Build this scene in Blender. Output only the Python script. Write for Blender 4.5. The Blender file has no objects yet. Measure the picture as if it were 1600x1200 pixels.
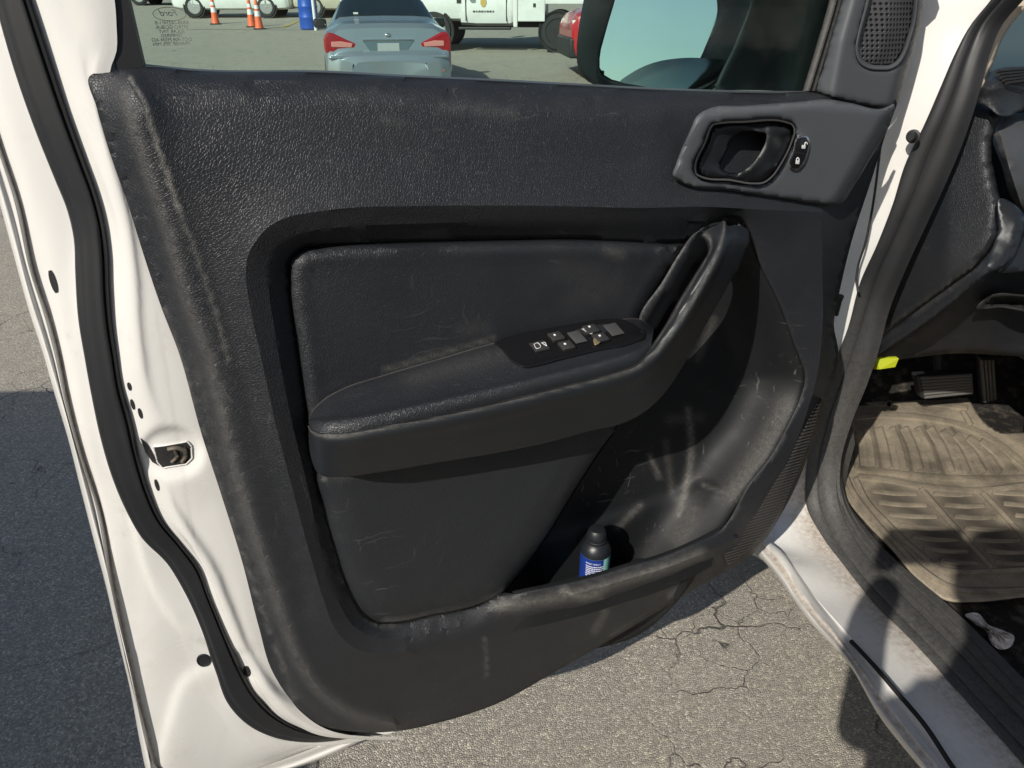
import bpy, bmesh, math, random
import numpy as np
from mathutils import Vector, Matrix, geometry
R = math.radians
random.seed(7); np.random.seed(7)
scene = bpy.context.scene
C = scene.collection

# ------------------------------------------------------------------ camera, sky, sun
F, PITCH, CAMH = 1140.0, R(28), 1.45
cam = bpy.data.cameras.new('camera'); camo = bpy.data.objects.new('camera', cam); C.objects.link(camo)
camo.location = (0, 0, CAMH); camo.rotation_euler = (R(90) - PITCH, 0, 0)
cam.sensor_width = 36.0; cam.lens = 36.0 * F / 1600.0; cam.clip_start = 0.02; cam.clip_end = 2000
scene.camera = camo
SUN_DIR = Vector((0.46, 0.68, -0.57)).normalized()          # the way the light travels
w = bpy.data.worlds.new('World'); scene.world = w; w.use_nodes = True
nt = w.node_tree; bg = nt.nodes['Background']; sky = nt.nodes.new('ShaderNodeTexSky')
sky.sky_type = 'NISHITA'; sky.sun_disc = False
sky.sun_elevation = math.asin(-SUN_DIR.z); sky.sun_rotation = math.atan2(-SUN_DIR.x, -SUN_DIR.y)
sky.dust_density = 1.5
nt.links.new(sky.outputs[0], bg.inputs[0]); bg.inputs[1].default_value = 0.09
sl = bpy.data.lights.new('sun', 'SUN'); sl.energy = 4.6; sl.angle = R(0.5); sl.color = (1, 0.945, 0.86)
so = bpy.data.objects.new('sun', sl); C.objects.link(so); so.rotation_euler = SUN_DIR.to_track_quat('-Z', 'Y').to_euler()
vs = scene.view_settings; vs.view_transform = 'Standard'; vs.look = 'None'; vs.gamma = 1; vs.use_curve_mapping = False
vs.exposure = 0.22

# ------------------------------------------------------------------ geometry of the place
O = np.array([0, 0, CAMH])
def ray(x, y):
    a = (x - 800) / F; b = (600 - y) / F
    return np.array([a, math.cos(PITCH) + b * math.sin(PITCH), b * math.cos(PITCH) - math.sin(PITCH)])
def hit(x, y, n, c):
    r = ray(x, y); return O + r * ((c - n @ O) / (n @ r))
DY = R(67); DD = 0.82                                       # the opened door's inner face
dn = np.array([math.cos(DY), -math.sin(DY), 0]); du = np.array([math.sin(DY), math.cos(DY), 0])
def dp(x, y, w=0.0): return hit(x, y, dn, -DD + w)
UP = np.array([0, 0, 1.0])
def gp(x, y, z=0.0): return hit(x, y, UP, z)
TY = R(-8)                                                  # the truck's heading
tf = np.array([math.sin(TY), math.cos(TY), 0]); tr = np.array([math.cos(TY), -math.sin(TY), 0])
BS = 1.14
def bp(x, y, c): return hit(x, y, tr, c * BS)
def fp(x, y, c): return hit(x, y, tf, c * BS)
def tk(f, r, z): return tf * f + tr * r * BS + UP * z

# ------------------------------------------------------------------ materials
def mat(name, col, rough=0.5, metal=0.0, spec=0.5, coat=0.0):
    m = bpy.data.materials.new(name); m.use_nodes = True
    b = m.node_tree.nodes['Principled BSDF']
    b.inputs['Base Color'].default_value = (*col, 1); b.inputs['Roughness'].default_value = rough
    b.inputs['Metallic'].default_value = metal; b.inputs['Specular IOR Level'].default_value = spec
    b.inputs['Coat Weight'].default_value = coat; b.inputs['Coat Roughness'].default_value = 0.08
    return m
class N:
    """small helper for node graphs on one material"""
    def __init__(s, m): s.m = m; s.t = m.node_tree; s.b = s.t.nodes['Principled BSDF']; s.co = s.new('ShaderNodeTexCoord').outputs['Object']
    def new(s, k, **kw):
        n = s.t.nodes.new(k)
        for a, v in kw.items(): setattr(n, a, v)
        return n
    def put(s, sock, v):
        if isinstance(v, (int, float)): sock.default_value = v
        elif isinstance(v, tuple): sock.default_value = v if len(v) == 4 or sock.type == 'VECTOR' else (*v, 1)
        else: s.t.links.new(v, sock)
    def noise(s, sc, det=4, rough=0.55, vec=None, dist=0.0):
        n = s.new('ShaderNodeTexNoise'); n.inputs['Scale'].default_value = sc; n.inputs['Detail'].default_value = det
        n.inputs['Roughness'].default_value = rough; n.inputs['Distortion'].default_value = dist
        s.put(n.inputs['Vector'], vec or s.co); return n.outputs['Fac']
    def noisec(s, sc, det=2, vec=None):
        n = s.new('ShaderNodeTexNoise'); n.inputs['Scale'].default_value = sc; n.inputs['Detail'].default_value = det
        s.put(n.inputs['Vector'], vec or s.co); return n.outputs['Color']
    def vor(s, sc, feat='DISTANCE_TO_EDGE', vec=None, out='Distance'):
        n = s.new('ShaderNodeTexVoronoi', feature=feat); n.inputs['Scale'].default_value = sc
        s.put(n.inputs['Vector'], vec or s.co); return n.outputs[out]
    def scale(s, v, vec=None):
        n = s.new('ShaderNodeMapping'); n.inputs['Scale'].default_value = v; s.put(n.inputs['Vector'], vec or s.co); return n.outputs[0]
    def warp(s, amt, sc, vec=None):
        n = s.new('ShaderNodeVectorMath', operation='MULTIPLY_ADD'); s.put(n.inputs[0], s.noisec(sc, 3, vec))
        n.inputs[1].default_value = (amt,) * 3; s.put(n.inputs[2], vec or s.co); return n.outputs[0]
    def ramp(s, v, a, b, lo=0.0, hi=1.0):
        n = s.new('ShaderNodeMapRange'); n.clamp = True; s.put(n.inputs[0], v)
        for i, q in enumerate((a, b, lo, hi)): n.inputs[i + 1].default_value = q
        return n.outputs[0]
    def math(s, op, a, b=0.0):
        n = s.new('ShaderNodeMath', operation=op); s.put(n.inputs[0], a); s.put(n.inputs[1], b); return n.outputs[0]
    def mix(s, f, a, b):
        n = s.new('ShaderNodeMix', data_type='RGBA'); s.put(n.inputs[0], f); s.put(n.inputs[6], a); s.put(n.inputs[7], b); return n.outputs[2]
    def attr(s, name): return s.new('ShaderNodeAttribute', attribute_name=name).outputs['Fac']
    def bump(s, h, dist=0.001, strength=1.0, prev=None):
        n = s.new('ShaderNodeBump'); n.inputs['Strength'].default_value = strength; n.inputs['Distance'].default_value = dist
        s.put(n.inputs['Height'], h)
        if prev: s.put(n.inputs['Normal'], prev)
        return n.outputs[0]
    def done(s, col=None, rough=None, nor=None, metal=None):
        if col is not None: s.put(s.b.inputs['Base Color'], col)
        if rough is not None: s.put(s.b.inputs['Roughness'], rough)
        if nor is not None: s.put(s.b.inputs['Normal'], nor)
        if metal is not None: s.put(s.b.inputs['Metallic'], metal)
        return s.m

DUST = (0.255, 0.245, 0.22)
def interior(name, base, rough, grain=0.0, depth=0.0006, dust=0.25, scratch=0.3, spec=0.5):
    """dusty black plastic or leather grain"""
    n = N(mat(name, base, rough, spec=spec))
    nor = None; fine = n.noise(900, 3, 0.7)
    if grain:
        ed = n.vor(1.0 / grain, vec=n.warp(grain * 1.3, 0.35 / grain))
        h = n.math('ADD', n.ramp(ed, 0.0, 0.16), n.math('MULTIPLY', fine, 0.25))
        nor = n.bump(h, depth, 1.0)
    else:
        nor = n.bump(fine, 0.00025, 0.8)
    # broad film of dust, patches, specks, scratches
    film = n.ramp(n.noise(7, 6, 0.62, dist=0.6), 0.42, 0.75)
    film = n.math('MULTIPLY', film, n.ramp(n.noise(260, 3, 0.7), 0.3, 0.7))
    patch = n.math('MULTIPLY', n.ramp(n.noise(19, 5, 0.7, dist=1.2), 0.60, 0.72), n.ramp(n.noise(420, 2, 0.7), 0.42, 0.62))
    sp = n.ramp(n.vor(150, 'F1', n.warp(0.02, 40)), 0.11, 0.05)
    sp = n.math('MULTIPLY', sp, n.ramp(n.noise(24, 2), 0.55, 0.62))
    sw = n.warp(0.06, 9)
    sc1 = n.ramp(n.noise(1, 2, 0.5, n.scale((190, 190, 12), sw)), 0.67, 0.70)
    sc2 = n.ramp(n.noise(1, 2, 0.5, n.scale((14, 14, 190), sw)), 0.68, 0.72)
    scm = n.math('MULTIPLY', n.math('MAXIMUM', sc1, sc2), n.ramp(n.noise(6, 2), 0.5, 0.6))
    dl = n.math('MULTIPLY', n.attr('dust'), n.math('MULTIPLY', n.ramp(n.noise(110, 4, 0.75), 0.1, 0.55), n.ramp(n.noise(640, 3, 0.75), 0.3, 0.62)))
    f = n.math('MULTIPLY', film, dust * 0.12)
    f = n.math('ADD', f, n.math('MULTIPLY', patch, dust * 0.35))
    f = n.math('ADD', f, n.math('MULTIPLY', sp, dust * 1.3))
    f = n.math('ADD', f, n.math('MULTIPLY', scm, scratch * 0.45))
    f = n.math('MINIMUM', n.math('ADD', f, dl), 0.95)
    col = n.mix(f, base, DUST)
    rg = n.math('ADD', n.math('MULTIPLY', f, 0.4), n.ramp(n.noise(11, 4), 0.3, 0.7, rough - 0.06, rough + 0.08))
    return n.done(col, rg, nor)

M = {}
M['leather'] = interior('black grained vinyl', (0.013, 0.0145, 0.0175), 0.49, 0.0031, 0.00025, 0.10, 0.16)
M['pad'] = interior('soft black vinyl', (0.013, 0.0145, 0.0175), 0.45, 0.0028, 0.00024, 0.10, 0.14)
M['lowtrim'] = interior('fine grained black plastic', (0.0135, 0.0155, 0.0185), 0.50, 0.0026, 0.0002, 0.16, 0.3)
M['scuff'] = interior('dusty scuff plate plastic', (0.010, 0.010, 0.0105), 0.6, 0, dust=0.5, scratch=0.5)
M['plastic'] = interior('smooth black plastic', (0.0115, 0.0132, 0.0158), 0.40, 0, dust=0.05, scratch=0.12)
M['pocket'] = interior('scuffed pocket plastic', (0.007, 0.008, 0.0095), 0.6, 0, dust=0.2, scratch=0.5, spec=0.35)
M['grey'] = interior('dark grey plastic', (0.062, 0.067, 0.074), 0.5, 0, dust=0.12, scratch=0.08)
M['greylight'] = interior('mid grey plastic', (0.055, 0.055, 0.056), 0.5, 0, dust=0.25, scratch=0.1)
M['gloss'] = mat('gloss black plastic', (0.008, 0.008, 0.009), 0.12)
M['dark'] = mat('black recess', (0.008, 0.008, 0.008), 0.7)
M['button'] = interior('dusty button', (0.03, 0.03, 0.03), 0.45, 0, dust=0.3)
M['chrome'] = mat('chrome', (0.7, 0.7, 0.7), 0.15, 1.0)
M['legend'] = mat('white legend print', (0.75, 0.75, 0.75), 0.5)
M['rubber'] = interior('black rubber', (0.010, 0.0105, 0.012), 0.55, 0, dust=0.08, scratch=0.0)
def paint():
    n = N(mat('white car paint', (0.64, 0.63, 0.60), 0.25, coat=0.6))
    d = n.ramp(n.noise(5, 6, 0.65, dist=0.5), 0.5, 0.8)
    g = n.math('MULTIPLY', n.ramp(n.noise(60, 4, 0.7), 0.55, 0.75), n.ramp(n.noise(8, 3), 0.5, 0.65))
    dl = n.math('MULTIPLY', n.attr('dust'), n.ramp(n.noise(90, 5, 0.75), 0.25, 0.65))
    f = n.math('MINIMUM', n.math('ADD', n.math('ADD', n.math('MULTIPLY', d, 0.16), n.math('MULTIPLY', g, 0.3)), dl), 0.9)
    col = n.mix(f, (0.64, 0.63, 0.60), (0.27, 0.205, 0.14))
    return n.done(col, n.math('ADD', n.math('MULTIPLY', f, 0.4), 0.26), n.bump(n.noise(500, 2), 0.00004))
M['paint'] = paint()

# ------------------------------------------------------------------ mesh helpers
def set_props(o, label=None, cat=None, group=None, kind=None):
    for k, v in (('label', label), ('category', cat), ('group', group), ('kind', kind)):
        if v: o[k] = v
    return o
def thing(name, label, cat, loc=(0, 0, 0), rz=0, group=None):
    o = bpy.data.objects.new(name, None); C.objects.link(o); o.location = loc; o.rotation_euler = (0, 0, rz); o.empty_display_size = 0.1
    return set_props(o, label, cat, group)
def world_matrix(o):
    b = Matrix.LocRotScale(o.location, o.rotation_euler, o.scale)
    return world_matrix(o.parent) @ o.matrix_parent_inverse @ b if o.parent else b
def link(name, verts, faces, m, parent=None, smooth=True, sharp=32, dust=None, label=None, world=True):
    me = bpy.data.meshes.new(name); me.from_pydata([tuple(map(float, v)) for v in verts], [], [tuple(f) for f in faces]); me.validate()
    if m: me.materials.append(m)
    if smooth:
        me.polygons.foreach_set('use_smooth', [True] * len(me.polygons)); me.set_sharp_from_angle(angle=R(sharp))
    if dust is not None and len(dust) == len(me.vertices):
        a = me.attributes.new('dust', 'FLOAT', 'POINT'); a.data.foreach_set('value', np.asarray(dust, dtype=np.float32))
    o = bpy.data.objects.new(name, me); C.objects.link(o)
    if parent:
        o.parent = parent
        if world:
            o.matrix_parent_inverse = world_matrix(parent).inverted()
    if label: o['label'] = label
    return o
def cr(P, n, closed=False):
    """smooth curve through control points, n samples spread by length"""
    P = np.asarray(P, float)
    if closed: P = np.vstack([P, P[:1]])
    s = np.r_[0, np.cumsum(np.maximum(np.linalg.norm(np.diff(P[:, :2] if abs(P[:, :2]).max() > 20 else P, axis=0), axis=1), 1e-6))]
    k = len(P)
    if k < 3:
        t = np.linspace(0, s[-1], n); return np.stack([np.interp(t, s, P[:, j]) for j in range(P.shape[1])], 1)
    sl_ = np.diff(P, axis=0) / np.diff(s)[:, None]; h = np.diff(s); T = np.zeros_like(P)
    T[1:-1] = (sl_[:-1] * h[1:, None] + sl_[1:] * h[:-1, None]) / (h[1:] + h[:-1])[:, None]
    if closed: T[0] = T[-1] = (sl_[-1] * h[0] + sl_[0] * h[-1]) / (h[0] + h[-1])
    else: T[0], T[-1] = sl_[0], sl_[-1]
    t = np.linspace(0, s[-1], n, endpoint=not closed); i = np.clip(np.searchsorted(s, t, 'right') - 1, 0, k - 2)
    x = ((t - s[i]) / h[i])[:, None]; hh = h[i][:, None]
    return (2*x**3 - 3*x**2 + 1) * P[i] + (x**3 - 2*x**2 + x) * hh * T[i] + (-2*x**3 + 3*x**2) * P[i+1] + (x**3 - x**2) * hh * T[i+1]
def W(c, w=None, fn=dp):
    """traced curve -> points in the place"""
    return np.array([fn(p[0], p[1], p[2] if len(p) > 2 else w) for p in c])
def grid_faces(nu, nv, closed=False, o=0, flip=False):
    f = []
    for i in range(nu - 1):
        for j in range(nv if closed else nv - 1):
            a, b = o + i*nv + j, o + i*nv + (j+1) % nv; c, d = b + nv, a + nv
            f.append((a, d, c, b) if flip else (a, b, c, d))
    return f
def loft(curves, n=60, m=None, closed=False, smooth_across=True):
    """curves of 3-D points -> grid of verts (rows across, n along)"""
    Q = np.array([cr(c, n, closed) if len(c) != n else np.asarray(c) for c in curves])
    if m and smooth_across:
        Q = np.stack([cr(Q[:, j], m) for j in range(n)], 1)
    elif m:
        t = np.linspace(0, len(Q)-1, m); i = np.minimum(t.astype(int), len(Q)-2); x = (t-i)[:, None, None]
        Q = Q[i]*(1-x) + Q[i+1]*x
    return Q.reshape(-1, 3), grid_faces(len(Q), n, closed)
def thick(o, t, off=-1.0):
    md = o.modifiers.new('thickness', 'SOLIDIFY'); md.thickness = t; md.offset = off; return o
def inside(poly, pts):
    x, y = pts[:, 0], pts[:, 1]; c = np.zeros(len(pts), bool); n = len(poly)
    for i in range(n):
        x1, y1 = poly[i]; x2, y2 = poly[(i+1) % n]
        if y1 == y2: continue
        c ^= ((y1 > y) != (y2 > y)) & (x < (x2-x1)*(y-y1)/(y2-y1) + x1)
    return c
def plen(P): return np.linalg.norm(np.diff(P[:, :2], axis=0), axis=1).sum()
def surface(name, outer, curves, m, parent=None, holes=(), step=8, relax=2, fn=dp, dust=(), tk_=0.003, sharp=40, bumpfn=None, wfun=None, edge=(0, 0), soft=None):
    """a moulded sheet: outline, holes and crease lines carry their own depth; the sheet between is relaxed"""
    pts, wv, edges = [], [], []
    def add(c, closed):
        c = np.asarray(c, float); L = plen(np.vstack([c, c[:1]]) if closed else c); n = max(int(L/step), len(c), 3)
        q = cr(c, n, closed); o = len(pts)
        for p in q: pts.append(p[:2]); wv.append(p[2])
        for i in range(n if closed else n-1): edges.append((o+i, o+(i+1) % n))
        return q
    oq = add(outer, True); hq = [add(h, True) for h in holes]
    for c in curves: add(c, False)
    P = np.array(pts); lo, hi = oq[:, :2].min(0), oq[:, :2].max(0)
    gx, gy = np.meshgrid(np.arange(lo[0], hi[0], step), np.arange(lo[1], hi[1], step*0.87)); gx = gx + (np.arange(gx.shape[0]) % 2)[:, None]*step*0.5
    G = np.stack([gx.ravel(), gy.ravel()], 1); ok = inside(oq[:, :2], G)
    for h in hq: ok &= ~inside(h[:, :2], G)
    G = G[ok]; dm = np.full(len(G), 1e9)
    for s in range(0, len(P), 256): dm = np.minimum(dm, np.linalg.norm(G[:, None]-P[None, s:s+256], axis=2).min(1))
    G = G[dm > step*0.55]
    allp = np.vstack([P, G])
    r = geometry.delaunay_2d_cdt([Vector(p) for p in allp], edges, [], 0, 1e-4, True)
    V = np.array([tuple(v) for v in r[0]]); T = np.array([f for f in r[2] if len(f) == 3])
    cen = V[T].mean(1); k = inside(oq[:, :2], cen)
    for h in hq: k &= ~inside(h[:, :2], cen)
    T = T[k]
    wn = np.zeros(len(V)); fix = np.zeros(len(V), bool)
    for i, ov in enumerate(r[3]):
        q = [j for j in ov if j < len(P)]
        if q: wn[i] = np.mean([wv[j] for j in q]); fix[i] = True
    E = np.unique(np.sort(np.vstack([T[:, [0, 1]], T[:, [1, 2]], T[:, [2, 0]]]), axis=1), axis=0)
    deg = np.bincount(E.ravel(), minlength=len(V)); deg1 = np.maximum(deg, 1)
    fi = np.where(fix)[0]
    for s in range(0, len(V), 512):
        b = slice(s, min(s+512, len(V))); un = ~fix[b]
        if un.any():
            idx = np.arange(s, min(s+512, len(V)))[un]
            d2 = ((V[idx][:, None]-V[fi][None])**2).sum(2); ww = 1/(d2**1.5+1); wn[idx] = (ww*wn[fi]).sum(1)/ww.sum(1)
    def avg(a): return (np.bincount(E[:, 0], a[E[:, 1]], len(V)) + np.bincount(E[:, 1], a[E[:, 0]], len(V)))/deg1
    for it in range(500): wn = np.where(fix | (deg == 0), wn, avg(wn))
    bc = np.zeros(len(V), bool)
    key, cnt = np.unique(np.sort(np.vstack([T[:, [0, 1]], T[:, [1, 2]], T[:, [2, 0]]]), axis=1), axis=0, return_counts=True)
    bc[key[cnt == 1].ravel()] = True
    if wfun:
        bq = np.vstack([oq[:, :2]]+[q[:, :2] for q in hq]); dd = np.full(len(V), 1e9)
        for s in range(0, len(bq), 256): dd = np.minimum(dd, np.linalg.norm(V[:, None]-bq[None, s:s+256], axis=2).min(1))
        wn = wfun(V[:, 0], V[:, 1]) - (edge[1]*np.clip(1-dd/edge[0], 0, 1)**2 if edge[0] else 0)
    for it in range(relax): wn = np.where(bc, wn, 0.5*wn+0.5*avg(wn))
    if soft:
        mk = soft(V)
        for it in range(7): wn = np.where(bc | ~mk, wn, 0.5*wn+0.5*avg(wn))
    if bumpfn: wn = wn + np.where(bc, 0, bumpfn(V, wn))
    dv = np.zeros(len(V))
    for c, wd, st in dust:
        q = cr(np.asarray(c, float), max(int(plen(np.asarray(c, float))/4), 3)); dd = np.full(len(V), 1e9)
        for s in range(0, len(q), 128): dd = np.minimum(dd, np.linalg.norm(V[:, None]-q[None, s:s+128, :2], axis=2).min(1))
        dv = np.maximum(dv, st*np.exp(-(dd/wd)**2))
    used = np.unique(T); mp = -np.ones(len(V), int); mp[used] = np.arange(len(used))
    X = [fn(V[i, 0], V[i, 1], wn[i]) for i in used]; T = mp[T]
    a, b, c = (np.array(X)[T[:, i]] for i in range(3)); nn = np.cross(b-a, c-a).sum(0); vw = np.mean(X, axis=0)-O
    if nn @ vw > 0: T = T[:, ::-1]
    o = link(name, X, T.tolist(), m, parent, sharp=sharp, dust=dv[used])
    if tk_: thick(o, tk_)
    return o
def offset(poly, d):
    """shrink (d>0) a closed outline"""
    P = np.asarray(poly, float); a = np.roll(P[:, :2], 1, 0); b = np.roll(P[:, :2], -1, 0); t = b-a
    nrm = np.stack([-t[:, 1], t[:, 0]], 1)/np.maximum(np.linalg.norm(t, axis=1), 1e-9)[:, None]
    ar = 0.5*np.sum(P[:, 0]*np.roll(P[:, 1], -1)-np.roll(P[:, 0], -1)*P[:, 1])
    Q = P.copy(); Q[:, :2] += nrm*d*(1 if ar > 0 else -1); return Q
def slab(name, outline, w0, w1, m, parent=None, bev=2.0, n=None, fn=dp, smooth_outline=True, label=None, sharp=35, rings=3, dust=0.0):
    """a solid plate cut to a traced outline, its front edge rounded"""
    P = np.array([(p[0], p[1], p[2] if len(p) > 2 else 0.0) for p in outline], float)
    if smooth_outline: P = cr(P, n or max(len(P)*4, 24), True)
    n = len(P); rows = [(P, w0)]
    for k in range(rings):
        a = k/(rings-1)*math.pi/2 if rings > 1 else 0
        rows.append((offset(P, bev*(1-math.cos(a))), w1 - (1-math.sin(a))*min(bev*0.0011, abs(w1-w0)*0.8)))
    V, Fc = [], []
    for q, w_ in rows: V += [fn(p[0], p[1], w_+p[2]) for p in q]
    Fc += grid_faces(len(rows), n, True); Fc.append(tuple(range((len(rows)-1)*n, len(rows)*n))); Fc.append(tuple(reversed(range(n))))
    o = link(name, V, Fc, m, parent, sharp=sharp, label=label, dust=[dust]*len(V))
    bm = bmesh.new(); bm.from_mesh(o.data); bmesh.ops.recalc_face_normals(bm, faces=bm.faces); bm.to_mesh(o.data); bm.free()
    return o
def fixn(o):
    bm = bmesh.new(); bm.from_mesh(o.data); bmesh.ops.recalc_face_normals(bm, faces=bm.faces); bm.to_mesh(o.data); bm.free(); return o
def join_arrays(parts):
    V, Fc = [], []
    for v, f in parts:
        o = len(V); V += [tuple(p) for p in v]; Fc += [tuple(i+o for i in q) for q in f]
    return V, Fc
def lathe(prof, n=32, axis_pt=(0, 0, 0)):
    V, Fc = [], []
    for r_, z in prof:
        for i in range(n):
            a = 2*math.pi*i/n; V.append((axis_pt[0]+r_*math.cos(a), axis_pt[1]+r_*math.sin(a), axis_pt[2]+z))
    Fc = grid_faces(len(prof), n, True); Fc.append(tuple(reversed(range(n)))); Fc.append(tuple(range((len(prof)-1)*n, len(prof)*n)))
    return V, Fc
def tube(pts, r_, n=8, samples=None):
    P = cr(np.asarray(pts, float), samples or len(pts)*6); V = []; up = np.array([0.03, 0.02, 1.0])
    for i in range(len(P)):
        t = P[min(i+1, len(P)-1)]-P[max(i-1, 0)]; t = t/np.linalg.norm(t); s_ = np.cross(t, up)
        if np.linalg.norm(s_) < 1e-3: s_ = np.cross(t, (1, 0, 0))
        s_ = s_/np.linalg.norm(s_); q = np.cross(s_, t)
        for k in range(n):
            a = 2*math.pi*k/n; V.append(P[i]+r_*(math.cos(a)*s_+math.sin(a)*q))
    f = grid_faces(len(P), n, True); f.append(tuple(range(n))); f.append(tuple(range((len(P)-1)*n, len(P)*n)))
    return V, f
def box(cx, cy, cz, sx, sy, sz):
    V = [(cx+sx*i/2, cy+sy*j/2, cz+sz*k/2) for i in (-1, 1) for j in (-1, 1) for k in (-1, 1)]
    return V, [(0, 1, 3, 2), (4, 6, 7, 5), (0, 4, 5, 1), (2, 3, 7, 6), (0, 2, 6, 4), (1, 5, 7, 3)]
def bevel(o, wd, seg=2):
    md = o.modifiers.new('bevel', 'BEVEL'); md.width = wd; md.segments = seg; md.limit_method = 'ANGLE'; return o

# ------------------------------------------------------------------ the ground
def asphalt():
    n = N(mat('old asphalt', (0.2, 0.19, 0.17), 0.85, spec=0.3))
    st = n.vor(205, 'F1', vec=n.warp(.004, 200), out='Color'); ed = n.vor(205, vec=n.warp(.004, 200))
    grey = n.new('ShaderNodeSeparateColor'); n.put(grey.inputs[0], st); v = grey.outputs[0]
    base = n.mix(n.ramp(v, 0.0, 1.0), (0.26, 0.235, 0.192), (0.55, 0.50, 0.405))
    base = n.mix(n.ramp(v, 0.88, 0.95), base, (0.68, 0.61, 0.48))
    base = n.mix(n.ramp(n.noise(2.2, 6, 0.6), 0.35, 0.7), base, n.mix(0.4, base, (0.30, 0.285, 0.26)))
    base = n.mix(n.ramp(ed, 0.10, 0.0, 0, 0.7), base, (0.09, 0.085, 0.078))
    wv = n.warp(0.12, 9)
    c1 = n.vor(1.9, vec=wv); c2 = n.vor(5.5, vec=n.warp(0.1, 11))
    k1 = n.math('MULTIPLY', n.ramp(n.math('ADD', c1, n.math('MULTIPLY', n.noise(60, 4, .7), .008)), 0.013, 0.005), n.ramp(n.noise(2.5, 3), 0.44, 0.60))
    k2 = n.math('MULTIPLY', n.ramp(n.math('ADD', c2, n.math('MULTIPLY', n.noise(80, 4, .7), .016)), 0.020, 0.008), n.ramp(n.noise(3.1, 3), 0.50, 0.58))
    k = n.math('MAXIMUM', k1, n.math('MULTIPLY', k2, 0.8))
    col = n.mix(n.math('MULTIPLY', k, 0.85), base, (0.05, 0.046, 0.042))
    h = n.math('SUBTRACT', n.math('ADD', n.ramp(ed, 0, 0.3), n.math('MULTIPLY', n.noise(90, 3), 0.6)), n.math('MULTIPLY', k, 3.0))
    return n.done(col, n.ramp(v, 0, 1, 0.75, 0.95), n.bump(h, 0.0017, 1.0))
M['asphalt'] = asphalt()
def rise(y): return 0.0 if y < 13 else 0.042*(y-13) if y < 45 else 0.042*32
ys = [-60, -20, -8, -2, 0, 2, 4, 8, 12, 13, 14, 17, 20, 25, 30, 37, 45, 60, 120, 400, 1200]
gv = [(x, y, rise(y)) for y in ys for x in (-900, -60, -20, 0, 20, 60, 900)]
set_props(link('ground', gv, grid_faces(len(ys), 7, flip=False), M['asphalt'], smooth=False), kind='structure')

# ------------------------------------------------------------------ the pickup with its open door
truck = thing('pickup_truck', 'white pickup truck with its dusty black driver door hanging wide open', 'pickup truck', tuple(tk(0.2, 1.5, 0)))

# traced outlines, photo pixels (x, y) with the depth off the door face as third value
T = [(139,120),(150,165),(172,240),(200,320),(225,400),(252,480),(279,550),(314,675),(347,777),(379,880),(404,978),(425,1048),(455,1094),(500,1132),(550,1143),(615,1143)]
def up(x, y=0, Y=-700): return (800-(800-x)*(2744-Y)/(2744-y), Y)          # straight up the window pillar
S1 = [up(47), (26,-60), (47,0),(75,85),(105,175),(132,250),(150,300),(162,345),(169,395),(171,450),(176,510),(183,555),(190,600),(204,650),(219,718),(233,767),(252,810),(282,848),(311,886),(325,924),(352,989),(374,1037),(401,1086),(433,1119),(471,1140),(515,1150),(560,1149)]
S0 = [up(-8), (-26,-60), (-9,0), (0,35),(25,120),(55,205),(85,280),(105,330),(115,375),(117,425),(122,500),(132,560),(143,620),(157,685),(173,740),(195,794),(222,842),(260,880),(287,924),(314,983),(336,1048),(357,1102),(390,1135),(433,1154),(477,1160),(520,1158),(560,1151)]
H1 = [up(-60), (-75,-60), (-45,60),(-20,160),(5,240),(30,315),(55,430),(80,505),(94,560),(108,631),(135,729),(157,794),(179,918),(200,1021),(227,1135),(246,1198),(262,1232)]
H0 = [up(-90), (-105,-60), (-75,60),(-45,160),(-20,240),(2,315),(25,400),(50,490),(70,550),(87,610),(108,680),(130,767),(152,853),(168,913),(184,983),(206,1075),(222,1162),(231,1203),(245,1240)]

# white inner shell: from the trim edge round the shut face to the hem
def off_px(c, dx, dy=0): return [(p[0]+dx, p[1]+dy) for p in c]
Wl = [up(157), (143,-60), (157,0),(160,40),(160,80),(150,110),(152,150),(165,210),(192,300),(215,380),(236,450),(262,540),(296,670),(329,777),(362,884),(388,985),(412,1058),(445,1108),(495,1142),(560,1151),(620,1152)]
Wm = [up(112), (96,-60), (112,0),(128,85),(143,165),(160,240),(176,300),(190,350),(200,400),(207,450),(215,510),(226,580),(243,650),(262,720),(280,780),(300,830),(322,880),(345,935),(372,1000),(396,1050),(425,1098),(455,1125),(500,1148),(560,1154),(620,1155)]
v, f = loft([W([(p[0]+22, p[1]) for p in Wl], -0.056), W(Wl, -0.056), W(Wm, -0.060), W(off_px(S1, 9, 0), -0.074), W(S1, -0.080)], 220, 40)
shell = [(v, f)]
v, f = loft([W(S1, -0.080), W(S0, -0.092)], 220, 4); shell.append((v, f))
A0 = cr(W(S0, -0.092), 220)
H1b = H1 + [(330,1228),(412,1200),(500,1166),(560,1146),(640,1112)]
H0b = H0 + [(330,1245),(430,1210),(520,1178),(580,1150),(650,1118)]
mid = [up(-40), (-40,0),(-12,100),(15,190),(42,268),(66,340),(84,420),(100,500),(113,570),(126,640),(145,715),(165,775),(190,845),(215,900),(232,950),(250,1010),(272,1065),(300,1120),(350,1160),(412,1180),(480,1168),(540,1160),(620,1140)]
v, f = loft([A0, W(mid, -0.101), W(H1b, -0.115)], 220, 40); shell.append((v, f))
v, f = loft([W(H1b, -0.115), W([(p[0]-3, p[1]) for p in H1b], -0.1105), W([(p[0]*.5+q[0]*.5, p[1]*.5+q[1]*.5) for p, q in zip(H1b, H0b)], -0.110), W(H0b, -0.112), W([(p[0]-3, p[1]+2) for p in H0b], -0.122), W(H0b, -0.134)], 220, 22); shell.append((v, f))
V_, F_ = join_arrays(shell)
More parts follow.
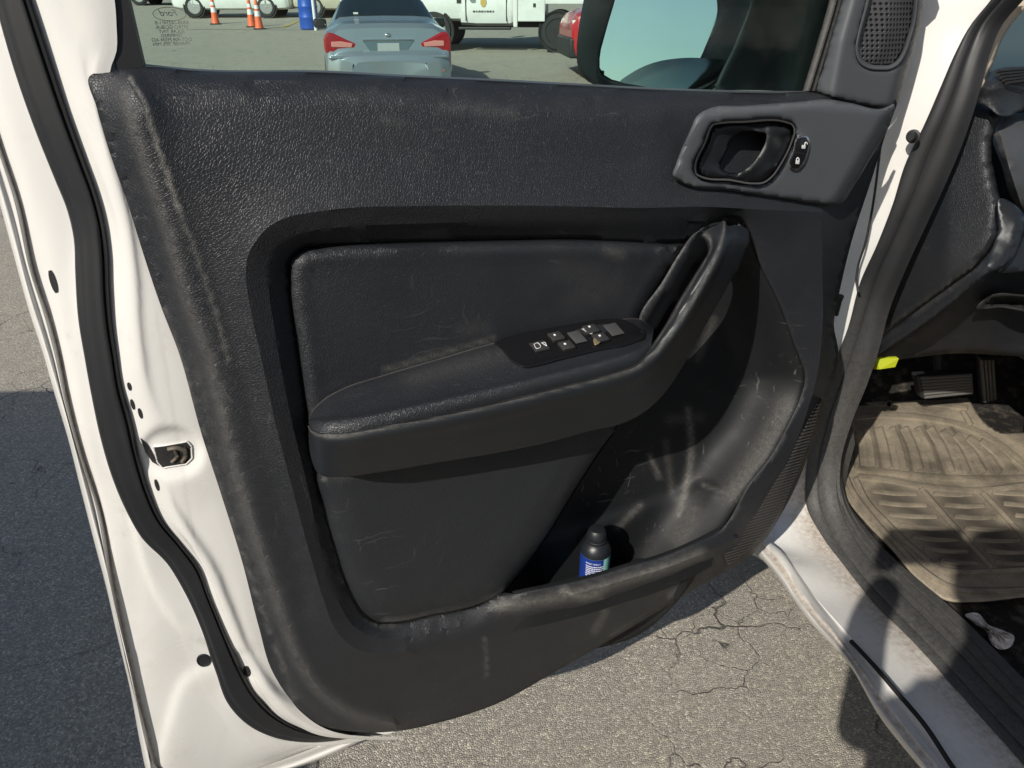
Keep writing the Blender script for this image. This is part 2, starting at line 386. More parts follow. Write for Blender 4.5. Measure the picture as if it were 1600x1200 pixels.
# pressed relief of the inner panel: latch pocket, rounded corner, lower contour and foot swage
def to_px(X):
    q = X-O; dep = q[1]*math.cos(PITCH)-q[2]*math.sin(PITCH); u_ = q[1]*math.sin(PITCH)+q[2]*math.cos(PITCH); return np.array([800+F*q[0]/dep, 600-F*u_/dep])
def side_of(q, line):
    dd = np.linalg.norm(line-q, axis=1); k = int(dd.argmin()); k2 = min(k+1, len(line)-1); k1 = max(k2-1, 0); t = line[k2]-line[k1]; v_ = q-line[k1]
    return dd[k]*(1 if t[0]*v_[1]-t[1]*v_[0] > 0 else -1), k/(len(line)-1)
RELIEF = [(cr(np.array(c, float), 200), a, w_) for c, a, w_ in (
    ([(150,470),(172,600),(195,740),(214,850),(246,935),(290,990),(345,1012),(420,1018)], -.0030, 6),
    ([(240,1240),(262,1130),(290,1062),(330,1040),(385,1052),(440,1085),(520,1130)], .0026, 10),
    ([(120,60),(150,170),(180,260),(204,345),(216,430),(222,520),(240,620),(262,668)], .0022, 9),
    ([(262,752),(275,790),(300,830),(335,884),(362,948),(392,1020),(430,1075),(480,1112)], .003, 7))]
def relief(X):
    q = to_px(X); s_ = 0.0
    for line, a, w_ in RELIEF:
        sd_, t = side_of(q, line)
        if abs(sd_) < 90: fade = min(1, t*6, (1-t)*6); s_ += a*fade*math.tanh(sd_/w_*1.5)*.5*math.exp(-(sd_/60)**2)*2
    e = ((q[0]-268)/46)**2+((q[1]-708)/36)**2; s_ -= .0045*(1-math.tanh(min(e-1, 20)*3))
    e = ((q[0]-404)/16)**2+((q[1]-1112)/22)**2; s_ -= .006*math.exp(-e)
    return s_
V_ = [tuple(np.array(p)+dn*relief(np.array(p))) for p in V_]
door = fixn(link('door', V_, F_, M['paint'], truck, sharp=50))
me = door.data; dvals = []
h1 = np.array(W(H1b, -0.115)); h1 = cr(h1, 400)
for p in me.vertices:
    q = np.array(p.co); dvals.append(0.9*math.exp(-(np.linalg.norm(h1-q, axis=1).min()/0.005)**2))
me.attributes.new('dust', 'FLOAT', 'POINT').data.foreach_set('value', dvals)

# outer skin of the door, behind everything
skin = [(p[0], p[1], -0.134) for p in H0[2:]] + [(330,1245,-.134),(430,1210,-.134),(520,1178,-.134),(640,1118,-.134),(900,1000,-.13),(1120,880,-.12),(1190,800,-.115),(1240,640,-.105),(1290,420,-.1),(1330,250,-.1),(1345,165,-.1),(1280,150,-.1),(1000,142,-.1),(700,124,-.1),(400,114,-.1),(190,104,-.1),(150,60,-.1),(110,-60,-.11)]
surface('outer_skin', skin, [], M['paint'], door, step=26, relax=0, tk_=0.001)

# rubber seal round the shut face
def mids(a, b, t, n=120):
    A, B = cr(np.array(a, float), n), cr(np.array(b, float), n); return [tuple(p) for p in A*(1-t)+B*t]
v, f = loft([W(mids(S1, S0, 0.0), -0.078), W(mids(S1, S0, 0.03), -0.072), W(mids(S1, S0, 0.10), -0.069), W(mids(S1, S0, 0.14), -0.073), W(mids(S1, S0, 0.20), -0.069), W(mids(S1, S0, 0.45), -0.071), W(mids(S1, S0, 0.75), -0.076), W(mids(S1, S0, 0.80), -0.079), W(mids(S1, S0, 0.95), -0.083), W(mids(S1, S0, 1.0), -0.095)], 220, 34)
fixn(link('door_seal', v, f, M['rubber'], door, sharp=40))

# ---------------- trim panel
right = [(1296,152,-.05),(1401,165,-.055),(1394,182,-.06),(1362,280,-.06),(1330,380,-.055),(1309,470,-.05),(1303,505,-.05),(1310,550,-.042),(1290,630,-.032),(1266,705,-.03),(1220,805,-.03),(1180,862,-.03),(1140,890,-.03)]
belt = [(180,109,-.06),(227,104,-.058),(300,110,-.058),(504,113,-.058),(637,120,-.058),(750,125,-.058),(880,132,-.058),(1030,140,-.058),(1217,145,-.058),(1274,145,-.056)]
bottom = [(1100,912,-.025),(1050,942,-.022),(1000,972,-.02),(950,1002,-.02),(875,1045,-.02),(775,1100,-.022),(690,1128,-.028)]
outline = [(139,120,-.056)] + belt + right + bottom + [(p[0], p[1], -.05) for p in reversed(T[1:])]
R1 = [(181,122,-.035),(200,150,-.014),(216,210,-.007),(237,275,-.006),(262,350,-.006),(300,480,-.006),(330,560,-.006),(363,700,-.006),(395,815,-.006),(428,915,-.006),(455,995,-.006),(480,1050,-.008),(520,1095,-.012),(560,1118,-.017),(615,1130,-.022)]
RV = [(p[0]*.45+q[0]*.55, p[1], -.0085) for p, q in zip([(229,210),(249,270),(276,350),(318,480),(343,560),(381,700),(414,815),(447,915)], [(229,210),(249,270),(280,350),(318,480),(343,560),(381,700),(414,815),(447,915)])]
R0 = [(152,140,-.05),(166,185,-.04),(190,255,-.042),(217,330,-.042),(243,405,-.042),(272,490,-.042),(300,560,-.042),(334,680,-.042),(367,785,-.042),(400,890,-.042),(426,985,-.042),(446,1050,-.042),(475,1096,-.042),(515,1124,-.04),(555,1136,-.043)]
R2 = [(203,124,-.02),(220,150,-.009),(240,210,-.006),(260,270,-.005),(280,330,-.005),(300,380,-.005),(320,440,-.005),(340,500,-.005),(357,566,-.005),(379,647,-.005),(402,729,-.005),(428,805,-.005),(450,886,-.005),(466,951,-.005),(482,1005,-.006),(505,1065,-.008),(540,1102,-.012),(590,1120,-.017)]
R3 = [(214,130,-.03),(229,152,-.013),(249,210,-.0085),(270,270,-.0075),(290,330,-.0075),(310,380,-.0075),(330,440,-.0075),(350,500,-.0075),(367,566,-.0075),(389,647,-.0075),(412,729,-.0075),(438,805,-.0075),(460,886,-.0075),(476,951,-.0075)]
C1 = [(240,122,-.040),(350,124,-.036),(500,127,-.036),(650,134,-.036),(800,144,-.036),(950,151,-.036),(1080,155,-.036),(1180,156,-.038),(1280,157,-.044)]
C2 = [(250,150,-.022),(360,150,-.02),(500,154,-.019),(650,162,-.019),(800,172,-.019),(950,180,-.02),(1040,184,-.021)]
C3 = [(275,230,-.010),(400,230,-.009),(600,235,-.008),(800,245,-.008),(1000,252,-.011)]
BAND = [(1281,331,.0),(1180,327,.006),(1100,323,.009),(1000,325,.010),(880,322,.010),(750,321,.010),(637,322,.010),(544,325,.010),(487,332,.009),(450,339,.009),(420,354,.008),(401,375,.007),(388,397,.005),(384,424,.004),(386,450,.003),(396,505,.002),(406,550,.002),(430,660,.002),(452,745,.003),(487,875,.004),(505,935,.005),(525,985,.006),(553,1012,.007),(600,1021,.008),(650,1016,.009),(690,1007,.01),(800,978,.014),(875,952,.018)]
B2 = [(1100,345,-.002),(1000,347,-.001),(880,346,0),(750,347,0),(637,350,0),(544,354,0),(487,361,0),(458,370,-.001),(436,385,-.002),(425,402,-.003),(419,424,-.003),(420,450,-.004),(430,520,-.004),(442,590,-.004),(461,680,-.004),(477,745,-.003),(508,880,-.002),(527,935,-.001),(547,972,0),(570,990,.001),(610,998,.002),(690,985,.005),(800,956,.012)]
RR = [(1281,331,0),(1284,380,.001),(1285,430,.002),(1286,480,.003),(1284,530,.004),(1278,580,.005),(1262,640,.008),(1232,715,.01),(1190,780,.012),(1158,826,.014)]
H = [(452,436,-.024),(454,406,-.024),(472,390,-.024),(499,385,-.024),(600,379,-.024),(750,375,-.024),(900,373,-.024),(1050,379,-.022),(1085,372,-.018),(1104,352,-.012),(1135,338,-.008),(1162,348,-.007),(1176,380,-.007),(1190,417,-.007),(1214,465,-.006),(1241,537,-.004),(1258,592,.0),(1250,625,.004),(1234,660,.008),(1202,718,.012),(1171,757,.016),(1127,828,.022),(1088,848,.028),(1029,872,.03),(986,884,.03),(930,901,.03),(870,915,.028),(830,923,.026),(803,929,.018),(792,926,.004),(750,946,-.006),(675,963,-.010),(615,975,-.012),(590,973,-.013),(570,960,-.014),(545,920,-.015),(525,860,-.016),(505,790,-.017),(495,745,-.018),(485,700,-.02),(478,640,-.024),(465,545,-.024)]
LIP2 = [(1150,842,.026),(1095,866,.034),(1032,890,.036),(990,902,.036),(930,920,.036),(870,934,.034),(825,942,.03),(780,948,.02)]
trim_dust_and_highlight = [([(p[0]-4, p[1]) for p in R1[1:]], 10, .24), (R2[:5], 3.0, .95), (R2[1:9], 2.2, .4), (R0[6:14], 10, .07), ([(p[0], p[1]) for p in H[32:38]], 5, .5), ([(p[0], p[1]) for p in LIP2[1:]], 9, .6), ([(880,925),(915,932),(950,915)], 7, .9), ([(1000,900),(1040,885)], 7, .8), ([(1050,930),(1075,915)], 7, .7), ([(520,153),(590,150),(640,162)], 12, .07), ([(690,168),(760,172),(800,176)], 10, .1), ([(600,186),(625,190)], 8, .12), ([(1060,944),(1000,975),(960,995)], 7, .35), ([(930,925),(945,950),(930,985)], 6, .4), ([(758,1000),(760,1060)], 2.0, .6), ([(T[5][0]+5, T[5][1]), (T[9][0]+5, T[9][1]), (T[12][0]+5, T[12][1])], 3, .35)]  # left ridge streak mixes dust with its painted sunlit highlight
trim = surface('trim_panel', outline, [R0, R1, RV, R2, R3, C1, C2, C3, BAND, B2, RR, LIP2], M['leather'], door, holes=[H], step=7, relax=0, dust=trim_dust_and_highlight, tk_=0.0025, sharp=17, soft=lambda V: (V[:, 0] < np.interp(V[:, 1], [p[1] for p in R3], [p[0]+6 for p in R3])) | (V[:, 1] < 300) | ((V[:, 1] > 930) & (V[:, 0] < 1140) & (V[:, 0] > 640)))

# armrest-level insert, softly padded
INS = [(452,436),(454,406),(472,391),(499,386),(600,380),(750,376),(900,374),(1050,380),(1070,381),(1069,390),(1040,434),(1012,480),(1000,500),(1006,540),(900,590),(700,660),(560,700),(490,705),(478,640),(465,545)]
ins = [(p[0], p[1], -.026) for p in INS]
def ring(poly, d, w): 
    q = offset(cr(np.array(poly, float), 160, True), d); return [(p[0], p[1], w) for p in q] + [(q[0][0], q[0][1], w)]
surface('door_insert', ins, [ring(INS, 4, -.017), ring(INS, 13, -.010), ring(INS, 34, -.012)], M['pad'], door, step=8, relax=2, dust=[([(880,420),(930,440),(900,470),(960,450)], 22, .05), ([(720,515),(760,512)], 10, .07), ([(600,579),(675,557),(772,529)], 4, .3), ([(950,392),(970,398)], 8, .2)], tk_=0.002)

# lower insert below the armrest
LOW = [(497,735),(520,715),(640,700),(760,690),(880,665),(972,640),(966,662),(934,712),(900,765),(850,846),(800,912),(786,928),(750,945),(675,962),(615,973),(590,971),(570,958),(547,920),(526,860),(507,790)]
low = [(p[0], p[1], -.014) for p in LOW]
surface('lower_insert', low, [ring(LOW, 3, -.004), ring(LOW, 11, .003), ring(LOW, 40, .007)], M['lowtrim'], door, step=8, relax=2, dust=[([(600,972),(680,960),(750,945),(790,922)], 4, .5), ([(497,748),(560,748)], 2, .4)], tk_=0.002)
ed = [(972,640),(966,662),(934,712),(900,765),(850,846),(800,912),(788,930)]
v, f = loft([W(ed, -.006), W(ed, -.02), W([(p[0]-6, p[1]) for p in ed], -.075)], 50, 8)
link('insert_return', v, f, M['lowtrim'], door)

# map pocket: deep cavity between trim, handle and lip
PK = [(960,600,-.05),(1010,590,-.04),(1060,500,-.03),(1100,420,-.02),(1140,365,-.01),(1162,350,-.009),(1176,380,-.009),(1190,417,-.009),(1214,465,-.008),(1241,537,-.006),(1258,592,-.002),(1250,625,.002),(1234,660,.006),(1202,718,.010),(1171,757,.014),(1127,828,.018),(1100,870,.01),(1060,930,-.085),(1000,985,-.09),(900,1015,-.09),(780,1035,-.09),(720,1000,-.09),(740,920,-.09),(830,800,-.09),(900,690,-.08)]
IC = [(1150,392,-.028),(1178,425,-.022),(1200,478,-.020),(1224,540,-.018),(1236,590,-.016),(1226,624,-.016),(1196,682,-.016),(1148,750,-.018),(1112,800,-.024),(1085,850,-.03)]
ICb = [(1126,420,-.052),(1150,470,-.055),(1172,530,-.056),(1184,585,-.056),(1178,630,-.056),(1150,690,-.06),(1110,750,-.066),(1084,790,-.070),(1060,850,-.075)]
IC2 = [(1098,450,-.066),(1120,510,-.076),(1134,580,-.080),(1122,660,-.083),(1080,745,-.086),(1040,775,-.087),(1000,790,-.088),(930,815,-.089),(880,830,-.09)]
IC3 = [(1134,788,-.022),(1118,768,-.046),(1096,760,-.070),(1066,775,-.0845),(985,800,-.086),(900,828,-.088)]
lipin = []
CRS = cr(np.array([(1150,352,-.009),(1168,366,-.009),(1180,392,-.009),(1190,417,-.009),(1214,465,-.008),(1241,537,-.006),(1256,592,-.002),(1248,628,.002),(1234,660,.006),(1202,718,.010),(1171,757,.014),(1127,828,.018),(1100,862,.012),(1070,910,.008)], float), 260)
FLR = cr(np.array([(1150,800),(1128,768),(1098,757),(1066,766),(985,797),(880,832),(760,870)], float), 200)
def pocket_w(x, y):
    out = np.zeros(len(x))
    for i in range(len(x)):
        q = np.array([x[i], y[i]]); dd = np.linalg.norm(CRS[:, :2]-q, axis=1); k = int(dd.argmin()); t = min(dd[k]/105, 1.0)
        wv_ = CRS[k, 2]-(.084+CRS[k, 2])*(t*t*(3-2*t))*.55-(.084+CRS[k, 2])*.45*(1-(1-t)**2)
        d2 = np.linalg.norm(FLR-q, axis=1); k2 = int(d2.argmin()); dn_ = q[1]-FLR[k2, 1]
        wv_ += .012/(1+math.exp(-max(min(dn_/4.0, 30), -30)))*min(1, dd[k]/40)
        if x[i] < 1150 and y[i] < 600: wv_ = min(wv_, -.035-.0003*max(0, 1150-x[i]))
        out[i] = wv_-.004
    return out
PK = [tuple(p) for p in offset(np.array(PK, float), -5)]
surface('door_pocket', PK, [], M['pocket'], door, step=6, relax=1, sharp=70, wfun=pocket_w, dust=[([(1075,640),(1080,700),(1072,760),(1060,805)], 5, .6), ([(1098,757),(1130,770)], 3, .5), ([(1045,655),(1095,652)], 8, .2), ([(1115,500),(1090,560)], 6, .35), ([(1000,790),(965,825)], 5, .4), ([(1085,800),(1060,840)], 16, .22), ([(1015,712),(1030,745)], 4, .55), ([(1230,632),(1190,705),(1145,770)], 18, .3), ([(1040,690),(1050,770)], 5, .25)], tk_=0.002)  # slope streak paints in sunlit brightness along with dust; the others are smears
lp = [(803,929,.018),(830,923,.026),(870,915,.028),(930,901,.03),(986,884,.03),(1029,872,.03),(1088,848,.028),(1127,828,.022)]
l0 = np.array([dp(*p) for p in lp]); l1 = l0 - dn*0.008; l2 = l1 - UP*0.09; l3 = np.array([p + dn*(-0.07-(p@dn+DD)) for p in l2])
v, f = loft([l0, l0-dn*.004+UP*.001, l1, l2, l3], 50, 5, smooth_across=False)
link('pocket_liner', v, f, M['pocket'], door)

# ---------------- armrest
A_ = [(482,655),(490,640),(506,624),(532,609),(600,586),(675,564),(772,536),(850,520),(900,509),(960,500),(1000,499),(1022,514)]
K_ = [(484,655),(498,652),(520,650),(560,645),(620,633),(700,615),(787,595),(860,578),(920,563),(970,549),(1000,538),(1020,524)]
B_ = [(482,661),(490,672),(503,677),(530,677),(600,665),(690,648),(787,626),(870,605),(930,590),(975,577),(1000,567),(1016,548)]
wK = [.01,.036,.052,.062,.068,.071,.073,.074,.074,.073,.068,.055]; wB = [.02,.05,.066,.076,.084,.087,.088,.088,.088,.088,.086,.078]
wA = [-.002]*12
Ac, Kc, Bc = ([(p[0], p[1], w_) for p, w_ in zip(c, w2)] for c, w2 in ((A_, wA), (K_, wK), (B_, wB)))
def between(c1, c2, t, dw=0.0): return [(a[0]*(1-t)+b[0]*t, a[1]*(1-t)+b[1]*t, a[2]*(1-t)+b[2]*t+dw) for a, b in zip(c1, c2)]
rows = [W(between(Ac, Ac, 0, -.012)), W(Ac), W(between(Ac, Kc, .5, .004)), W(Kc), W(between(Kc, Bc, .35, .006)), W(between(Kc, Bc, .72, .004)), W(Bc)]
v, f = loft(rows, 110, 40)
aq = cr(np.array([(p[0], p[1]) for p in A_], float), 300)
arm_dust = []
pq = W(Ac); pq = cr(pq, 300)
pm = cr(W(between(Ac, Kc, .4, .003)), 200)
for p in v: arm_dust.append(max(.75*math.exp(-(np.linalg.norm(pq-p, axis=1).min()/.0035)**2), .10*math.exp(-(np.linalg.norm(pm[60:150]-p, axis=1).min()/.02)**2)))
pad = fixn(link('armrest_pad', v, f, M['pad'], door, sharp=60, dust=arm_dust))
def wpad(x, y):
    ya = np.interp(x, [p[0] for p in A_], [p[1] for p in A_]); yk = np.interp(x, [p[0] for p in K_], [p[1] for p in K_])
    wk = np.interp(x, [p[0] for p in K_], wK); t = (y-ya)/max(yk-ya, 1)
    return -.002+(wk+.002)*t+.004*max(0, 1-abs(2*t-1)) if t < 1 else wk+.006*min(1, (t-1)*2)

# hard skirt that runs on into the pull handle
top = [(481,666,.022),(488,675,.05),(503,680,.069),(530,680,.079),(600,668,.087),(690,651,.090),(787,629,.091),(870,608,.091),(930,593,.091),(975,580,.0915),(997,572,.0915),(1021,553,.091),(1050,519,.088),(1084,466,.083),(1104,430,.078),(1117,405,.072),(1127,380,.062),(1132,360,.05),(1133,346,.034)]
botm = [(483,690,.012),(488,722,.03),(500,742,.048),(530,745,.06),(600,737,.066),(690,722,.07),(787,706,.071),(862,690,.071),(925,673,.071),(967,662,.071),(988,653,.071),(1014,636,.07),(1044,604,.068),(1074,557,.064),(1098,513,.06),(1132,455,.052),(1158,405,.04),(1171,376,.026),(1170,358,.012)]
topr = [(p[0]+1.0, p[1]+3, p[2]+.0015) for p in top]
midf = between(top, botm, .45, .004)
backb = [(p[0]-2, p[1]-8, p[2]-.05) if i < 9 else (p[0]-1, p[1]-3, max(-.09, -.012-.016*max(0, 17-i))) for i, p in enumerate(botm)]
inn = [(482,664,.018),(489,673,.046),(504,678,.064),(530,677,.074),(600,665,.082),(690,648,.086),(787,626,.087),(870,605,.087),(930,590,.087),(975,577,.087),(994,568,.084),(1014,547,.078),(1038,515,.074),(1064,470,.07),(1088,430,.064),(1103,405,.058),(1111,388,.05),(1109,374,.04),(1099,365,.026)]
back2 = [(p[0]-1, p[1]+2, max(p[2]-.04, -.01)) for p in inn]
v1 = loft([W(back2), W(inn), W(between(inn, top, .5, .0035)), W(top), W(topr), W(midf), W(between(top, botm, .9, .001)), W(botm), W(between(botm, backb, .15)), W(backb)], 130, 60)
hd = []; tc = cr(W(top)[:], 300); ic = cr(W(inn), 300)
for p in v1[0]: hd.append(max(.5*math.exp(-(np.linalg.norm(tc-p, axis=1).min()/.0022)**2), .5*math.exp(-(np.linalg.norm(ic[120:]-p, axis=1).min()/.0025)**2)))
cap = [dp(*p) for p in [(1133,346,.034),(1170,358,.012),(1172,378,-.012),(1130,350,-.012),(1098,362,-.012),(1099,365,.026)]]
Vh, Fh = join_arrays([v1, (cap, [(0, 1, 2, 3), (0, 3, 4, 5)])])
fixn(link('grab_handle', Vh, Fh, M['plastic'], door, sharp=38, dust=hd+[.3]*6))
# hollow behind the handle
rec = [(999,500,-.012),(1036,440,-.012),(1068,388,-.012),(1080,372,-.014),(1105,352,-.012),(1140,350,-.02),(1134,420,-.08),(1096,480,-.08),(1056,545,-.08),(1012,590,-.06),(1004,545,-.012)]
surface('handle_recess', rec, [[(1008,502,-.010),(1042,445,-.010),(1074,393,-.010)], [(1026,512,-.02),(1060,455,-.024),(1096,396,-.026)]], M['lowtrim'], door, step=6, relax=0, dust=[([(1000,499),(1036,440),(1068,388)], 1.6, .3)])

# ---------------- window switches on the armrest
def pp(x, y, h=0.0): return dp(x, y, wpad(x, y)) + (UP*.93+dn*.36)*h
SW = [(772,538),(779,534),(817,524),(895,509),(953,501),(972,502),(992,511),(1006,522),(1007,529),(992,537),(934,550),(876,564),(837,574),(817,576),(806,571),(785,551)]
def padslab(name, outl, h0, h1, m, n=48, bev=1.0, smooth=True, parent=None, label=None):
    P = np.array(outl, float); P = cr(P, n, True) if smooth else P; n = len(P); V, Fc = [], []
    rws = [(P, h0), (P, h1-.0006), (offset(P, bev*.4), h1-.0002), (offset(P, bev), h1)]
    for q, hh in rws: V += [pp(p[0], p[1], hh) for p in q]
    Fc = grid_faces(4, n, True)+[tuple(range(3*n, 4*n)), tuple(reversed(range(n)))]
    return fixn(link(name, V, Fc, m, parent or door, sharp=30, label=label))
panel = padslab('switch_panel', SW, -.004, .0045, M['gloss'], 90, 1.6)
def quad(cx, cy, a, b): return [(cx-a*9.4-b*5.6, cy+a*2.2-b*6.4), (cx+a*9.4-b*5.6, cy-a*2.2-b*6.4), (cx+a*9.4+b*5.6, cy-a*2.2+b*6.4), (cx-a*9.4+b*5.6, cy+a*2.2+b*6.4)]
for q in (quad(901,530,.92,1.3), quad(958,518,1.0,1.3)): padslab('finger_well', q, .0035, .0052, M['greylight'], bev=1.6, smooth=False)
padslab('mirror_switch', quad(842,545,1.15,1.0), .0035, .0062, M['button'], bev=1.4, smooth=False)
for c_ in ((868,530.5), (884,544.5), (922,519), (937,532)): padslab('window_switch', quad(*c_, .95, .86), .0035, .0078, M['button'], bev=1.8, smooth=False)
for c_ in ((865,530), (881,544), (919,517), (935,531)): padslab('switch_mark', quad(*c_, .13, .16), .0072, .0086, M['legend'], bev=.1, smooth=False)
padslab('switch_glint', [(926,534),(934,533),(936,540),(929,543)], .004, .0068, mat('brass glint', (0.35, 0.28, 0.16), 0.35, 0.6), bev=1.5)  # brass-toned patch, a glint painted in among the switches
def text_mesh(name, body, size, m, origin, xd, yd, parent, ext=0.0002, align='CENTER', shear=0.0):
    cu = bpy.data.curves.new(name, 'FONT'); cu.body = body; cu.size = size; cu.extrude = ext; cu.align_x = align; cu.shear = shear
    tmp = bpy.data.objects.new(name, cu); C.objects.link(tmp)
    dg = bpy.context.evaluated_depsgraph_get(); me = bpy.data.meshes.new_from_object(tmp.evaluated_get(dg))
    bpy.data.objects.remove(tmp); xd = np.array(xd)/np.linalg.norm(xd); yd = np.array(yd)/np.linalg.norm(yd); zd = np.cross(xd, yd)
    V = [tuple(np.array(origin)+xd*v.co.x+yd*v.co.y+zd*v.co.z) for v in me.vertices]; Fc = [tuple(p.vertices) for p in me.polygons]
    bpy.data.meshes.remove(me)
    return link(name, V, Fc, m, parent, smooth=False)
a_, b_ = pp(908, 520, .0062), pp(922, 527, .0062)
text_mesh('switch_legend', 'AUTO', .0062, M['legend'], (a_+b_)/2, b_-a_, pp(915, 518, .006)-pp(908, 524, .006), door)
for q in ([(833,543),(838,541),(843,548),(838,550),(833,543)], [(845,541),(849,540),(853,546)], [(845,541),(853,546)]):
    v, f = tube([pp(x_, y_, .0064) for x_, y_ in q], .0004, 5, 24); link('switch_mark', v, f, M['legend'], door)

# ---------------- release handle in its grey surround
BZ = [(1051,274),(1056,257),(1079,202),(1090,180),(1112,168),(1161,165),(1255,158),(1290,155),(1330,161),(1375,170),(1398,164),(1392,190),(1381,214),(1360,248),(1336,288),(1311,319),(1296,319),(1217,309),(1142,298),(1065,285)]
FR = [(1114,194),(1127,191),(1161,189),(1229,190),(1240,195),(1243,204),(1238,222),(1221,257),(1208,276),(1195,286),(1176,288),(1142,283),(1094,277),(1086,272),(1085,262),(1101,222)]
bzw = [.004,.006,.006,.004,-.004,-.01,-.02,-.03,-.042,-.052,-.055,-.06,-.055,-.045,-.035,-.022,.0,.004,.006,.006]
bzo = [(p[0], p[1], w_) for p, w_ in zip(BZ, bzw)]
frh = [(p[0], p[1], .012) for p in FR]
def surr_w(x, y):
    p1 = .012 - .00002*(x-1060)
    ln = ((x-1296)*(183-315)-(y-315)*(1372-1296))/math.hypot(1372-1296, 183-315)      # beyond the right-hand fold
    p2 = .010 - np.maximum(-ln, -40)*.00095
    yt = np.interp(x, [1050, 1112, 1255, 1400], [183, 181, 173, 184]); p3 = .0125 - (yt-y)*.0007
    k = 900.0; P_ = np.stack([p1, p2, p3]); return -np.log(np.exp(-k*P_).sum(0))/k
surface('handle_surround', bzo, [[(1372,183,0),(1345,225,0),(1320,270,0),(1297,314,0)]], M['grey'], door, holes=[frh], step=5, relax=1, tk_=0.004, wfun=surr_w, edge=(4, .005), dust=[([(1060,282),(1090,290)], 3, .4), ([(1120,172),(1200,166),(1300,160)], 4, .18)])
# bright rim, cup and lever
v, f = loft([W(FR, .0135), W(FR, .0155), W(offset(FR, 1.1), .0155), W(offset(FR, 1.9), .006), W(offset(FR, 4), -.006)], 70, 12, closed=True)
rim = fixn(link('handle_rim', v, f, M['greylight'], door, sharp=40))
WELL = [(1159,208),(1189,205),(1197,208),(1196,222),(1181,250),(1166,267),(1150,270),(1134,268),(1126,259),(1135,238),(1146,216)]
cup = [(p[0], p[1], -.004) for p in offset(FR, 2.5)]
surface('release_handle', cup, [ring(FR, 8, .004), [(1200,200,.014),(1232,203,.012),(1215,255,.011),(1190,276,.010)], [(1204,208,.013),(1200,228,.013),(1180,262,.012)]], M['plastic'], door, holes=[[(p[0], p[1], -.002 if p[0] < 1160 else .010) for p in WELL]], step=4, relax=2, tk_=0.003, dust=[([(1198,207),(1195,224),(1180,250),(1168,266)], 2.5, .35), ([(1140,283),(1170,286)], 3, .6), ([(1213,220),(1216,226)], 5, .25), ([(1125,196),(1200,193)], 2, .3)])
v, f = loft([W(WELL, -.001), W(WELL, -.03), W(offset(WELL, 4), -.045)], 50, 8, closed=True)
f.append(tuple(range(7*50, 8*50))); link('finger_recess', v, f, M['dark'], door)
LK = [(1246,214),(1252,212),(1262,213),(1265,219),(1263,240),(1255,258),(1249,264),(1244,266),(1234,262),(1232,256),(1239,235)]
slab('lock_rim', LK, .004, .0135, M['chrome'], door, bev=1.5)
LK2 = offset(cr(np.array(LK, float), 44, True), 2.6)
slab('lock_switch', LK2, .006, .0148, M['gloss'], door, bev=1.2, smooth_outline=False)
slab('switch_split', [(1240,236.5),(1258,240.5),(1258,242),(1240,238)], .0135, .0152, M['dark'], door, bev=.2, smooth_outline=False)
for cx_, cy_, op in ((1256, 228, 1), (1246.5, 252, 0)):
    slab('lock_symbol', [(cx_-3, cy_-1.5), (cx_+3, cy_-1), (cx_+2.2, cy_+4.5), (cx_-3.6, cy_+4)], .0140, .0153, M['legend'], door, bev=.2, smooth_outline=False)
    sh = [(cx_-2+op*3.4, cy_-1), (cx_-1.6+op*3.4, cy_-4), (cx_+op*3.4, cy_-5.6), (cx_+1.8+op*3.4, cy_-4), (cx_+2+op*3.4, cy_-1-1.5*op)]
    v, f = tube([dp(p[0], p[1], .0151) for p in sh], .0006, 6); link('lock_symbol', v, f, M['legend'], door)

# ---------------- sail panel with tweeter grille
SP = [(1330,-70,-.075),(1315,0,-.07),(1296,64,-.066),(1284,110,-.062),(1274,143,-.058),(1296,151,-.052),(1330,160,-.05),(1375,167,-.052),(1401,164,-.062),(1413,130,-.066),(1424,94,-.068),(1436,50,-.07),(1443,20,-.072),(1446,-5,-.075),(1450,-70,-.08)]
GR = [(1366,-65),(1362,-20),(1354,15),(1345,49),(1340,76),(1345,95),(1358,104),(1376,106),(1394,104),(1405,96),(1412,84),(1420,62),(1427,37),(1431,5),(1434,-65)]
def sail_w(x, y):
    xl = np.interp(y, [-70, 0, 64, 150], [1352, 1334, 1316, 1300]); xr = np.interp(y, [-70, 0, 94, 165], [1436, 1434, 1410, 1388])
    k = 700.0; P_ = np.stack([-.041+0*x, -.041-(xl-x)*.0010, -.041-(x-xr)*.0014]); return -np.log(np.exp(-k*P_).sum(0))/k
spo = surface('sail_panel', SP, [], M['grey'], door, holes=[[(p[0], p[1], -.044) for p in GR]], step=5, relax=1, tk_=0.004, wfun=sail_w, edge=(4, .004))
v, f = loft([W(GR, -.043), W(offset(GR, -3), -.039), W(offset(GR, -1), -.0385), W(offset(GR, 2), -.043), W(offset(GR, 4), -.05)], 80, 14, closed=True)
fixn(link('grille_rim', v, f, M['grey'], door, sharp=50))
